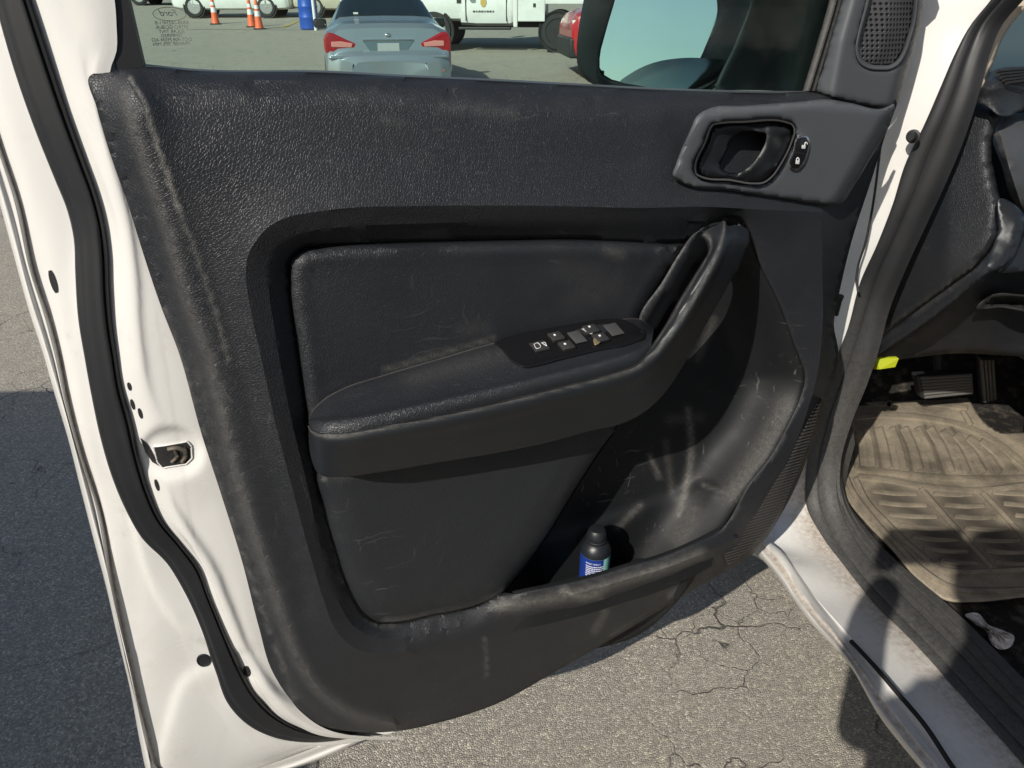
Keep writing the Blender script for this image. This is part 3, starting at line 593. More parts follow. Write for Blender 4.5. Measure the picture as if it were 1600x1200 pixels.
def grille():
    n = N(mat('perforated grille', (0.03, 0.03, 0.032), 0.4)); u = n.new('ShaderNodeVectorMath', operation='DOT_PRODUCT'); n.put(u.inputs[0], n.co); u.inputs[1].default_value = tuple(du)
    s_ = n.new('ShaderNodeSeparateXYZ'); n.put(s_.inputs[0], n.co); c_ = n.new('ShaderNodeCombineXYZ'); n.put(c_.inputs[0], n.math('ADD', u.outputs['Value'], n.math('MULTIPLY', s_.outputs[2], .35))); n.put(c_.inputs[1], n.math('MULTIPLY', s_.outputs[2], 1.15))
    vo = n.new('ShaderNodeTexVoronoi', feature='F1', voronoi_dimensions='2D'); vo.inputs['Scale'].default_value = 128; vo.inputs['Randomness'].default_value = 0; n.put(vo.inputs['Vector'], c_.outputs[0])
    hl = n.ramp(vo.outputs['Distance'], .34, .22)
    return n.done(n.mix(hl, (0.055, 0.056, 0.06), (0.004, 0.004, 0.004)), None, n.bump(n.math('SUBTRACT', 1.0, hl), .0012))
M['grille'] = grille()
gq = cr(np.array(GR, float), 90, True); gi = offset(gq, 2.5)
surface('speaker_grille', [(p[0], p[1], -.052) for p in gi[::2]], [[(1398,-55,-.043),(1392,0,-.041),(1384,50,-.042),(1374,92,-.047)]], M['grille'], door, step=5, relax=2, tk_=0.002)

# finely ribbed kick strip along the trim's front edge
def ribbed():
    n = N(mat('ribbed black plastic', (.024, .024, .024), .45)); s_ = n.new('ShaderNodeSeparateXYZ'); n.put(s_.inputs[0], n.co)
    wv_ = n.math('SINE', n.math('MULTIPLY', s_.outputs[2], 2*math.pi/.0068)); return n.done(n.mix(n.ramp(wv_, -1, 1), (.012, .012, .012), (.05, .047, .042)), None, n.bump(wv_, .0015))
KS = [(1284,622),(1276,658),(1254,721),(1230,779),(1201,828),(1167,861),(1137,883),(1130,861),(1161,818),(1209,745),(1248,683)]
slab('kick_strip', [(p[0], p[1], 0) for p in KS], -.03, .008, ribbed(), door, bev=3)
# ---------------- window frame, glass, etched maker's mark
v, f = loft([W([up(157),(157,0),(180,101),(186,118)], -.075), W([up(159),(159,0),(182,101),(187,118)], -.058), W([up(201),(201,0),(224,101),(228,118)], -.060), W([up(205),(205,0),(228,101),(232,118)], -.085)], 20, 10, smooth_across=False)
fixn(link('window_frame', v, f, M['rubber'], door, sharp=30))
tl = up(130, 0, -690)
v, f = join_arrays([tube([dp(1447, -60, -.075), dp(1425, -250, -.072), dp(1388, -480, -.07), dp(1330, -640, -.07), dp(1250, -700, -.07)], .022, 10, 24), tube([dp(1255, -700, -.07), dp(600, -730, -.07), dp(tl[0]+30, tl[1], -.07)], .022, 10, 12)])
link('window_frame', v, f, M['rubber'], door)
def glass_mat(name, tint, refl=0.5):
    m = bpy.data.materials.new(name); m.use_nodes = True; t = m.node_tree; t.nodes.clear()
    o = t.nodes.new('ShaderNodeOutputMaterial'); tr_ = t.nodes.new('ShaderNodeBsdfTransparent'); tr_.inputs[0].default_value = (*tint, 1)
    g = t.nodes.new('ShaderNodeBsdfGlossy'); g.inputs['Roughness'].default_value = 0.02
    fr = t.nodes.new('ShaderNodeFresnel'); fr.inputs[0].default_value = 1.45
    mu = t.nodes.new('ShaderNodeMath'); mu.operation = 'MULTIPLY'; mu.inputs[1].default_value = refl; t.links.new(fr.outputs[0], mu.inputs[0])
    mx = t.nodes.new('ShaderNodeMixShader'); t.links.new(mu.outputs[0], mx.inputs[0]); t.links.new(tr_.outputs[0], mx.inputs[1]); t.links.new(g.outputs[0], mx.inputs[2])
    # fine dust caught on the pane
    d = t.nodes.new('ShaderNodeBsdfDiffuse'); d.inputs[0].default_value = (0.5, 0.5, 0.46, 1)
    tc = t.nodes.new('ShaderNodeTexCoord'); nz = t.nodes.new('ShaderNodeTexNoise'); nz.inputs['Scale'].default_value = 9; nz.inputs['Detail'].default_value = 8; t.links.new(tc.outputs['Object'], nz.inputs['Vector'])
    mr = t.nodes.new('ShaderNodeMapRange'); mr.inputs[1].default_value = .45; mr.inputs[2].default_value = .8; mr.inputs[4].default_value = .07; t.links.new(nz.outputs[0], mr.inputs[0])
    m2 = t.nodes.new('ShaderNodeMixShader'); t.links.new(mr.outputs[0], m2.inputs[0]); t.links.new(mx.outputs[0], m2.inputs[1]); t.links.new(d.outputs[0], m2.inputs[2])
    t.links.new(m2.outputs[0], o.inputs[0]); return m
M['glass'] = glass_mat('tinted door glass', (0.66, 0.83, 0.76))
gl = [up(203),(203,0),(226,101),(228,135),(700,150),(1000,165),(1262,165),(1262,135),(1306,0),(1330,-60),(1440,-66),(1420,-250),(1384,-480),(1328,-640),(1250,-700)]
link('window_glass', [dp(p[0], p[1], -.084) for p in gl], [tuple(range(len(gl)))], M['glass'], door, smooth=False)
M['etch'] = mat('etched mark', (0.10, 0.11, 0.10), 0.6)
gx = -du; gup = UP
def on_glass(x, y): return dp(x, y, -.0835)
for y, s_, b in ((38, 5.6, 'KB3B-2621411-B'), (45, 5.6, 'VITRO GC/BUK'), (51.5, 5.4, 'SOLAR TINT'), (58, 5.4, 'TEMPERED'), (64.5, 5.6, 'DOT-904 M504 AS2'), (71, 5.6, 'TRANSP. 70% MIN'), (76, 5, '.....'), (79.5, 5, '.....')):
    text_mesh('glass_marking', b, s_*.00082, M['etch'], on_glass(269 if y < 74 else 284 if y < 78 else 272, y), gx, gup, door, ext=.00005)
oc = on_glass(265, 22); ov = [oc+gx*.0155*math.cos(a)+UP*.0062*math.sin(a) for a in np.linspace(0, 2*math.pi, 40)]
v, f = tube(ov, .00028, 5, 80); link('glass_emblem', v, f, M['etch'], door)
text_mesh('glass_emblem', 'Ford', .0085, M['etch'], on_glass(265, 25), gx, gup, door, ext=.00005, shear=.35)
# belt weatherstrip along the glass
bl = [(228,102),(300,109),(504,112),(637,119),(750,124),(880,131),(1030,139),(1217,144),(1262,144)]
v, f = loft([W([(p[0], p[1]-.5) for p in bl], -.082), W([(p[0], p[1]-2) for p in bl], -.078), W([(p[0], p[1]-1) for p in bl], -.07), W([(p[0], p[1]+2) for p in bl], -.056)], 60, 8)
fixn(link('belt_strip', v, f, M['grey'], door))
# upright seal beside the sail panel
us = [(1330,-170),(1304,0),(1284,70),(1262,142)]
v, f = loft([W([(p[0]-6, p[1]) for p in us], -.09), W([(p[0]-4, p[1]) for p in us], -.07), W([(p[0]+2, p[1]) for p in us], -.066), W([(p[0]+5, p[1]) for p in us], -.073), W([(p[0]+9, p[1]) for p in us], -.066), W([(p[0]+15, p[1]) for p in us], -.07)], 30, 22)
fixn(link('upright_seal', v, f, M['rubber'], door, dust=[.25]*len(v)))

# ---------------- door mirror outside the glass
MC = dp(1045, 60, -.26); cv = (O-MC)/np.linalg.norm(O-MC); rv = np.array([.05, -.9, .13]); rv /= np.linalg.norm(rv); mn = cv+rv; mn /= np.linalg.norm(mn)
mcn = mn @ MC
def mp_(x, y, w): return hit(x, y, mn, mcn+w)
HO = [(922,-60),(912,0),(905,38),(901,80),(903,105),(911,121),(925,131),(960,141),(1040,154),(1140,166),(1210,150),(1240,90),(1255,20),(1262,-60),(1240,-120),(1150,-150),(1000,-140),(945,-110)]
GO = [(975,-60),(961,0),(946,52),(937,94),(939,112),(950,121),(995,131),(1041,140),(1085,146),(1109,140),(1139,101),(1160,63),(1179,0),(1190,-60),(1180,-105),(1120,-120),(1020,-110)]
def ringm(P, w, d=0): return [mp_(p[0], p[1], w) for p in (offset(P, d) if d else P)]
mh = thing_holder = None
rows = [ringm(GO, -.012, -2), ringm(GO, .004, -2), ringm(GO, .006, -6), ringm(HO, .004, 6), ringm(HO, -.006), ringm(HO, -.05), ringm(HO, -.09, 12), ringm(HO, -.12, 45)]
rows = [cr(np.array(r_), 90, True) for r_ in rows]
v, f = loft(rows, 90, None, closed=True); f = grid_faces(len(rows), 90, True); f.append(tuple(range(7*90, 8*90)))
fixn(link('mirror_housing', v, f, M['plastic'], door, sharp=45))
gm = cr(np.array(GO, float), 60, True)
M['mirror'] = mat('mirror glass', (0.86, 0.90, 0.92), 0.01, 1.0)
mm = N(M['mirror']); mm.done(None, mm.ramp(mm.noise(40, 6), .5, .75, 0.01, 0.12))
BM = [(968,128),(985,115),(1018,99),(1060,91),(1100,91),(1136,97),(1122,126),(1108,138),(1085,144),(1041,138.5),(995,130)]
bq_ = cr(np.array(BM, float), 48, True); bc_ = np.array([1060., 150.]); rows = []
for t in (1, .85, .65, .4, .12): rows.append([mp_(*(bc_+(p-bc_)*t), -.0035+.010*(1-t*t)) for p in bq_])
v, f = loft(rows, 48, None, closed=True); f.append(tuple(range(4*48, 5*48)))
bs_ = mat('speckled convex mirror', (.22, .25, .25), .12, 1.0); link('mirror_dark_patch', v, f, bs_, door)  # darker bulging patch along the lower edge of the mirror glass
link('mirror_glass', [mp_(p[0], p[1], -.004) for p in gm], [tuple(range(60))], M['mirror'], door, smooth=False)
arm = [(mp_(1215, 90, -.05)), mp_(1235, 110, -.03), dp(1290, 120, -.16), dp(1310, 118, -.10)]
v, f = tube(arm, .05, 14, 16); link('mirror_arm', v, f, M['plastic'], door)
surface('mirror_mount', [(1180,-120,-.11),(1176,0,-.11),(1150,70,-.11),(1118,150,-.11),(1262,165,-.1),(1290,60,-.1),(1305,-20,-.1),(1330,-120,-.1)], [[(1240,-100,-.12),(1215,140,-.13)]], M['plastic'], door, step=14, relax=3)

# ---------------- latch, holes, plugs in the white shut face
def fl(w): return lambda x, y, q: dp(x, y, q)
LT = [(222,684),(232,690),(246,695),(290,690),(297,695),(299,718),(292,726),(252,732),(243,722),(232,706)]
def shellw(x, y):
    """depth of the white shell at a traced point, found from its mesh"""
    r = ray(x, y); best = None
    return None
from mathutils.bvhtree import BVHTree
bvh = BVHTree.FromPolygons([v_.co[:] for v_ in door.data.vertices], [p.vertices[:] for p in door.data.polygons])
def on_shell(x, y, lift=0.0):
    r = Vector(ray(x, y)).normalized(); h_ = bvh.ray_cast(Vector(O), r)
    q = h_[0] if h_[0] else Vector(dp(x, y, -.06)); return np.array(q - r*lift)
def shell_patch(name, outl, m, lift=.001, rim=None, n=28, depth=None):
    P = cr(np.array(outl, float), n, True); c = P.mean(0); V = [on_shell(p[0], p[1], lift) for p in P]
    V2 = [on_shell(*(p*.55+c*.45), lift*(1 if depth is None else .9)) for p in P]
    Fc = grid_faces(2, n, True)+[tuple(range(n, 2*n))]
    o = link(name, V+V2, Fc, m, door, smooth=False)
    if rim is not None:
        vv, ff = tube(V+[V[0]], .0011, 6, 60); link(name+'_rim', vv, ff, rim, door)
    return o
def lin(P, k=6): return [tuple(np.array(P[i])*(1-j/k)+np.array(P[(i+1) % len(P)])*j/k) for i in range(len(P)) for j in range(k)]
shell_patch('latch_recess', lin([(240,698),(258,696),(293,690),(299,697),(300,716),(291,725),(254,731),(246,722)]), M['dark'], .0015, M['paint'], n=96)
shell_patch('latch_recess', lin([(219,684),(232,697),(246,722),(252,730),(238,722),(228,708)]), M['dark'], .0016, n=72)
def lpt(*q): return [on_shell(a, b, .003) for a, b in q]
v, f = join_arrays([tube(lpt((262,702),(276,700),(290,704)), .003, 8, 12), tube(lpt((268,722),(276,714),(272,702)), .0022, 8, 12), tube(lpt((284,722),(290,712),(286,700)), .0026, 8, 12)])
link('door_latch', v, f, mat('latch steel', (0.22, 0.19, 0.15), 0.4, 0.8), door)
def hole(x, y, rx, ry, ang=0.3): return [(x+rx*math.cos(a)*math.cos(ang)-ry*math.sin(a)*math.sin(ang), y+rx*math.cos(a)*math.sin(ang)+ry*math.sin(a)*math.cos(ang)) for a in np.linspace(0, 2*math.pi, 14, endpoint=False)]
for x, y, rx, ry in ((83,440,5,20),(202,604,3,7),(207,632,3,9),(219,646,3,9),(245,758,3,10),(386,1049,5.5,9)): shell_patch('drain_hole', hole(x, y, rx, ry, -.3), M['dark'], .001, n=14)
shell_patch('rubber_plug', hole(318, 1032, 10, 9), M['rubber'], .002, M['rubber'])

# ------------------------------------------------------------------ body side: pillar, sill, aperture seal
SE = [(1590,-60,.80),(1552,0,.79),(1520,40,.78),(1495,85,.77),(1470,140,.76),(1445,195,.75),(1415,255,.74),(1395,320,.735),(1370,385,.73),(1345,440,.73),(1325,515,.73),(1306,560,.73),(1277,650,.73),(1260,745,.73),(1261,792,.73),(1282,832,.73),(1317,879,.73),(1363,937,.73),(1433,1007,.73),(1492,1072,.73),(1550,1136,.73),(1597,1188,.73),(1650,1250,.73)]
SI = [(1650,-60,.82),(1590,0,.81),(1556,40,.80),(1540,78,.79),(1520,150,.78),(1495,225,.775),(1470,285,.77),(1440,350,.765),(1410,415,.76),(1382,485,.76),(1365,550,.76),(1348,600,.76),(1324,660,.76),(1306,733,.76),(1308,785,.76),(1328,835,.76),(1366,888,.76),(1425,950,.76),(1490,1016,.76),(1550,1080,.76),(1605,1138,.76),(1650,1185,.76),(1700,1240,.76)]
JB = [(1410,-80,0.715),(1415,0,0.715),(1400,60,0.715),(1385,120,0.715),(1375,165,0.715),(1360,230,0.715),(1345,290,0.715),(1328,350,0.715),(1310,410,0.715),(1295,470,0.715),(1283,530,0.715),(1272,590,0.715),(1250,650,0.715),(1228,740,0.69),(1205,800,0.665),(1210,848,0.645),(1236,880,0.635),(1272,930,0.635),(1320,985,0.635),(1365,1038,0.635),(1410,1090,0.635),(1452,1145,0.635),(1500,1205,0.635)]
L1 = [(1170,835,.618),(1190,840,.618),(1217,862,.62),(1262,930,.62),(1310,990,.62),(1352,1045,.62),(1392,1096,.62),(1440,1155,.62),(1490,1220,.62)]
L0 = [(1160,850,.60),(1180,858,.60),(1200,878,.60),(1258,956,.60),(1334,1043,.60),(1369,1105,.60),(1410,1158,.60),(1445,1200,.60),(1475,1240,.60)]
SE_, SI_, JB_ = (W(c, fn=bp) for c in (SE, SI, JB))
def mixc(a, b, t, d=0.0):
    A, B = cr(np.array(a), 140), cr(np.array(b), 140); return A*(1-t)+B*t+tr*d
vA, fA = loft([JB_, mixc(JB_, SE_, .35, -.004), mixc(JB_, SE_, .7, -.002), SE_], 140, 16)
low_j = W(JB[15:], fn=bp); L1_, L0_ = W(L1, fn=bp), W(L0, fn=bp)
def m2(a, b, t, d=0.0, z=0.0):
    A, B = cr(np.array(a), 70), cr(np.array(b), 70); return A*(1-t)+B*t+tr*d+UP*z
vB, fB = loft([low_j, m2(low_j, L1_, .5, .006, -.004), L1_, m2(L1_, L0_, .25, -.006, .003), m2(L1_, L0_, .5, -.001, -.001), m2(L1_, L0_, .75, -.006, .002), L0_, m2(L0_, L0_, 0, .004, -.012), m2(L0_, L0_, 0, .05, -.05)], 70, 34)
# the pillar runs on behind the opened door to the wing
JL = [(p[0]-95, p[1]+(0 if i < 13 else -10), p[2]+.03) for i, p in enumerate(JB[:16])]
vC, fC = loft([W(JL, fn=bp), W(JB[:16], fn=bp)], 60, 6)
Vb, Fb = join_arrays([(vA, fA), (vB, fB), (vC, fC)])
bd = []; l1c = cr(m2(L1_, L0_, .5, -.001, -.001), 150); sec = cr(SE_, 300)[170:]
for p in Vb: bd.append(max(1.0*math.exp(-(np.linalg.norm(l1c-p, axis=1).min()/.008)**2), .9*math.exp(-(np.linalg.norm(sec-p, axis=1).min()/.05)**2)))
body = fixn(link('body_side', Vb, Fb, M['paint'], truck, sharp=50, dust=bd))
dk = [(1330,1002),(1362,1036),(1400,1080),(1450,1140),(1480,1186),(1492,1204)]
v, f = tube([bp(p[0], p[1], .6265) for p in dk], .004, 6, 40); link('sill_scratch', v, f, M['dark'], body)
def sealrow(t, d): return mixc(SE_, SI_, t, d)
v, f = loft([sealrow(0, .004), sealrow(.05, -.004), sealrow(.14, -.010), sealrow(.3, -.012), sealrow(.42, -.008), sealrow(.47, -.003), sealrow(.52, -.008), sealrow(.7, -.012), sealrow(.9, -.008), sealrow(1, .01)], 140, 46)
sd = [.3*max(0, min(1, (1.0-p[2])/.3)) for p in v]
fixn(link('aperture_seal', v, f, M['rubber'], body, sharp=40, dust=sd))
# hinge-side details
cl = bp(1427, 213, .724); v, f = lathe([(.0, .012), (.005, .012), (.0075, .008), (.008, .003), (.011, .002), (.011, 0)], 18)
q = Vector(-tr*.8-tf*.6).to_track_quat('Z', 'Y'); v = [tuple(q @ Vector(p)+Vector(cl)) for p in v]; link('bump_stop', v, f, M['rubber'], body)
v, f = tube([bp(*p) for p in ((1376,225,.708),(1372,260,.708),(1364,320,.708),(1352,380,.708),(1340,420,.708),(1338,440,.708),(1342,456,.712))], .0022, 8, 60); link('wiring_loom', v, f, M['rubber'], body)
v, f = tube([bp(*p) for p in ((1314,462,.70),(1310,472,.70),(1308,480,.70),(1305,492,.70))], .006, 8, 20); link('check_strap', v, f, M['dark'], body)

# scuff plate inside the sill
SC = [(1330,640,.80),(1316,700,.80),(1314,735,.80),(1326,785,.80),(1352,822,.80),(1392,866,.80),(1440,908,.80),(1490,950,.80),(1545,1003,.80),(1600,1058,.80),(1650,1105,.80),(1700,1150,.80)]
si2 = SI_[11:]
def m3(t, d=0.0, z=0.0):
    A, B = cr(np.array(si2), 70), cr(W(SC, fn=bp), 70); return A*(1-t)+B*t+tr*d+UP*z
v, f = loft([m3(0, .005, -.01), m3(.05, 0, .002), m3(.25, 0, .004), m3(.3, 0, .001), m3(.36, 0, .005), m3(.55, 0, .005), m3(.6, 0, .001), m3(.66, 0, .004), m3(.95, 0, .001), m3(1, 0, -.004), m3(1, .03, -.09)], 70, 60, smooth_across=False)
fixn(link('scuff_plate', v, f, M['scuff'], body, sharp=25, dust=[.22]*len(v)))

# ------------------------------------------------------------------ cabin: floor, dash, pedals
FZ = 0.46
def carpet():
    n = N(mat('black carpet', (0.02, 0.019, 0.018), 0.95, spec=0.1)); d = n.ramp(n.noise(30, 5, .7), .5, .75); sp = n.ramp(n.vor(120, 'F1'), .1, .04)
    return n.done(n.mix(n.math('MAXIMUM', n.math('MULTIPLY', d, .35), n.math('MULTIPLY', sp, .6)), (0.02, 0.019, 0.018), (.3, .25, .19)), None, n.bump(n.noise(700, 3, .8), .002))
M['carpet'] = carpet()
cf = [tk(-1.2, .78, FZ-.03), tk(-1.2, 2.2, FZ-.03), tk(1.55, 2.2, FZ-.03), tk(1.55, .78, FZ-.03), tk(2.0, 2.2, FZ+.35), tk(2.0, .78, FZ+.35), tk(2.05, 2.2, .98), tk(2.05, .78, .98)]
link('floor_carpet', cf, [(0, 1, 2, 3), (3, 2, 4, 5), (5, 4, 6, 7)], M['carpet'], body, smooth=False)
shell_ = [box(0, 0, 0, 1, 1, 1)]
def tbox(f0, f1, r0, r1, z0, z1):
    V = [tk(f_, r_, z_) for f_ in (f0, f1) for r_ in (r0, r1) for z_ in (z0, z1)]; return V, box(0, 0, 0, 1, 1, 1)[1]
v, f = join_arrays([tbox(-1.2, 1.0, .86, 2.05, 1.80, 1.84), tbox(-1.2, 1.75, 2.22, 2.26, .4, 1.25), tbox(-1.25, -1.2, .78, 2.2, .4, 1.8), tbox(1.35, 3.0, .72, 2.2, 1.05, 1.12), tbox(2.1, 3.0, .72, .76, .55, 1.05), tbox(2.98, 3.02, .72, 2.2, .5, 1.1)])
link('body_shell', v, f, M['paint'], body, smooth=False)
# rubber mat with moulded ribs
def c5(x, y): return (1200+x*.5831, 500+y*.5833)
MAT = [c5(*p) for p in ((200,150),(225,235),(195,330),(192,390),(215,480),(262,540),(330,610),(400,690),(480,748),(560,752),(686,740),(820,735),(830,330),(686,300),(630,302),(578,272),(540,215),(500,150),(400,110),(300,100))]
ribs = []
def rib(pts, wd, h, closed=False): ribs.append((cr(np.array([c5(*p) for p in pts], float), max(12, len(pts)*10)), wd, h))
for a in ([(228,262),(300,255),(420,262),(520,282),(600,318),(686,385),(760,450)], [(232,398),(300,405),(400,416),(520,424),(640,424),(720,420)], [(232,300),(236,350),(240,398)], [(195,300),(196,370),(222,450),(280,530),(340,595),(410,665),(490,715),(600,725),(760,715)], [(238,418),(320,428),(400,442),(480,452),(560,456),(640,448),(700,440)], [(405,445),(470,520),(540,598),(605,670)], [(568,456),(630,520),(700,595),(780,670)], [(232,418),(262,480),(320,545),(390,612),(470,668),(540,675),(605,672),(720,668)], [(320,140),(328,200),(320,245)], [(250,215),(320,225),(430,222),(540,235)], [(520,240),(545,285)]): rib(a, 4.2, .007)
for k in range(10):
    x0, x1 = 262+34*k, 280+40*k*1.07; rib([(x0, 285+max(0, k-5)*9), ((x0+x1)/2+3, 340+max(0, k-5)*5), (x1, 395+min(k, 6)*3)], 6.0, .0065)
for k in range(7):
    y = 462+31*k; xl = np.interp(y, [418, 480, 545, 612, 668], [250, 275, 332, 402, 480]); xr = 405+(y-445)*.885-14
    if xr-xl > 20: rib([(xl+8, y-6), ((xl+xr)/2, y+2), (xr-4, y+2)], 3.0, .0045)
    x2 = 568+(y-456)*.985-16; rib([(xr+36, y+1), ((xr+36+x2)/2, y+6), (x2-4, y+3)], 3.0, .0045)
    rib([(x2+40, y-2), (x2+100, y+3), (x2+170, y+2)], 3.0, .0045)
for k in range(3): rib([(262+20*k, 205-24*k), (300+10*k, 208-24*k)], 3.5, .005); rib([(345, 205-22*k), (390, 206-22*k)], 3.5, .005)
def matmat():
    n = N(mat('dusty rubber mat', (0.03, 0.028, 0.026), 0.7, spec=0.3))
    d = n.ramp(n.noise(6, 5, .65, dist=.6), .30, .66, .25, 1.0); gr = n.ramp(n.noise(300, 4, .75), .1, .55, .35, 1)
    f = n.math('MULTIPLY', d, n.math('MULTIPLY', gr, n.ramp(n.noise(55, 5, .7), .2, .5, .6, 1)))
    f = n.math('MULTIPLY', f, n.math('SUBTRACT', 1.0, n.math('MULTIPLY', n.attr('dust'), .88)))
    return n.done(n.mix(f, (0.03, 0.027, 0.024), (.34, .29, .215)), None, n.bump(n.noise(500, 3, .7), .0006))
M['mat'] = matmat()
fm = surface('rubber_floor_mat', [(p[0], p[1], 0) for p in MAT], [], M['mat'], None, step=3.4, relax=0, fn=lambda x, y, w_: gp(x, y, FZ+w_), tk_=.004, sharp=70, dust=[([c5(*p) for p in q], 24, .9) for q in ([(320,470),(400,520),(470,600),(520,640)],[(500,480),(570,550),(640,620),(680,650)],[(640,480),(720,560),(760,620)])]+[([c5(*p) for p in q], 4, .8) for q in ([(280,285),(292,340),(302,395)],[(352,285),(372,340),(384,405)],[(420,285),(446,345),(470,410)],[(492,290),(540,350),(572,418)])]) 
M['matrib'] = None
parts = []
for q, wd, hh in [r_ for r_ in ribs if len(r_[0]) > 3]:
    n_ = len(q); t_ = np.gradient(q, axis=0); t_ /= np.linalg.norm(t_, axis=1)[:, None]; p_ = np.stack([-t_[:, 1], t_[:, 0]], 1)
    rows = []
    for o_, z_ in ((-1.25, -.001), (-.7, 1), (.7, 1), (1.25, -.001)):
        rows.append([gp(*(q[i_]+p_[i_]*wd*o_*(1 if 0 < i_ < n_-1 else .5)), FZ+(hh*.75*z_ if 0 < i_ < n_-1 else -.001)) for i_ in range(n_)])
    parts.append((np.array(rows).reshape(-1, 3), grid_faces(4, n_)))
v, f = join_arrays(parts); fixn(link('mat_rib', v, f, M['mat'], fm, sharp=25, dust=[0.0]*len(v)))
set_props(fm, 'dusty tan coated rubber floor mat with moulded ribs in the driver footwell', 'floor mat')

def dz(name, P, curves, m, c=None, step=9, **k): return surface(name, [(p[0], p[1], p[2] if len(p) > 2 else c) for p in P], curves, m, dash, step=step, fn=bp, **k)
dash = None
KP = [(1523,153),(1545,165),(1567,180),(1556,200),(1550,240),(1556,280),(1563,312),(1561,358),(1546,394),(1530,412),(1480,450),(1425,490),(1372,530),(1330,580),(1340,520),(1400,400),(1460,270)]
dash = surface('dashboard', [(p[0], p[1], .82) for p in KP], [], M['leather'], body, fn=bp, step=7, wfun=lambda x, y: .81+.0003*np.maximum(0, x-1480)+.0001*np.maximum(0, y-400), edge=(12, -.014), dust=[([(1530,412),(1480,450),(1425,490),(1372,530)], 6, .35)])
dz('dash_edge', [(1563,310,.825),(1600,335,.86),(1596,380,.85),(1570,415,.82),(1545,428,.80),(1500,465,.79),(1440,510,.785),(1365,560,.785),(1345,575,.785),(1372,531,.79),(1425,491,.79),(1480,451,.79),(1530,413,.795),(1546,395,.805),(1560,360,.82)], [[(1590,345,.84),(1575,390,.825),(1540,418,.792),(1490,456,.78),(1430,500,.775),(1368,545,.775)]], M['plastic'], step=6, relax=1, dust=[([(1530,413),(1480,451),(1425,491)], 4, .5), ([(1532,413),(1546,427)], 1.5, .6)])
dz('lower_fascia', [(1545,429,.86),(1600,415,.95),(1700,400,1.14),(1700,560,1.22),(1600,557,1.08),(1480,553,.94),(1420,560,.88),(1360,566,.83),(1440,511,.84),(1500,466,.845)], [[(1420,548,.87),(1500,542,.95),(1640,547,1.12)]], M['lowtrim'], step=9)
dz('fascia_slot', [(1526,483,.88),(1546,464,.89),(1600,463,.94),(1660,462,1.02),(1660,488,1.03),(1600,484,.955),(1560,478,.92)], [[(1545,474,.95),(1600,474,1.0),(1650,475,1.06)]], M['dark'], step=6)
dz('column_shroud', [(1553,195,.86),(1570,181,.88),(1600,176,.95),(1700,170,1.1),(1700,340,1.1),(1600,332,.93),(1585,316,.90),(1566,262,.86)], [[(1562,205,.84),(1577,262,.84),(1595,318,.88)], [(1580,200,.87),(1640,210,.98)]], M['greylight'], step=7)
dz('column_lower', [(1575,395,.85),(1600,372,.88),(1700,350,1.05),(1700,425,1.05),(1600,424,.88),(1560,424,.83)], [], M['plastic'], step=9)
dz('dash_top', [(1521,155,.80),(1540,117,.83),(1560,107,.86),(1600,104,.95),(1700,100,1.15),(1700,172,1.08),(1600,172,.90),(1570,181,.83),(1545,168,.81)], [[(1535,140,.79),(1562,128,.815),(1600,124,.88),(1690,122,1.05)]], M['leather'], step=6)
for k in range(6):
    x = 1556+k*9; v, f = tube([bp(x, 112, .80), bp(x+9, 124, .80), bp(x+18, 134, .80)], .0025, 6, 8)
v, f = join_arrays([tube([bp(1556+k*4, 112+k*4.6, .815+.003*k), bp(1590+k*4, 109+k*4.2, .87), bp(1660, 107+k*4, .98)], .0028, 6, 16) for k in range(5)]); link('defrost_vent', v, f, M['dark'], dash)
M['beige'] = mat('beige pillar trim', (0.50, 0.43, 0.34), 0.7)
surface('pillar_trim', [(1510,156,.80),(1524,152,.80),(1546,113,.82),(1570,54,.84),(1602,12,.86),(1650,-50,.88),(1600,-60,.84),(1556,20,.82),(1535,75,.80),(1516,140,.79)], [], M['beige'], body, fn=bp, step=8)
link('windscreen', [fp(*p) for p in ((1535,125,1.3),(1570,50,1.18),(1605,5,1.1),(1660,-60,1.0),(1760,-60,1.0),(1760,112,1.3),(1600,114,1.3))], [(0, 1, 2, 3, 4, 5, 6)], M['glass'], body, smooth=False)
link('dash_backing', [bp(*p) for p in ((1530,150,1.0),(1560,122,1.0),(1760,118,1.3),(1760,556,1.3),(1500,552,1.0),(1420,545,1.0))], [(0, 1, 2, 3, 4, 5)], M['dark'], dash, smooth=False)  # flat dark sheet added to hide the sky through dash gaps
v, f = join_arrays([tbox(1.08, 1.75, 1.16, 2.0, .72, 1.14), tbox(.95, 1.2, 1.16, 2.0, .60, .98)]); bevel(link('dash_body', v, f, M['leather'], dash, smooth=False), .05, 4)
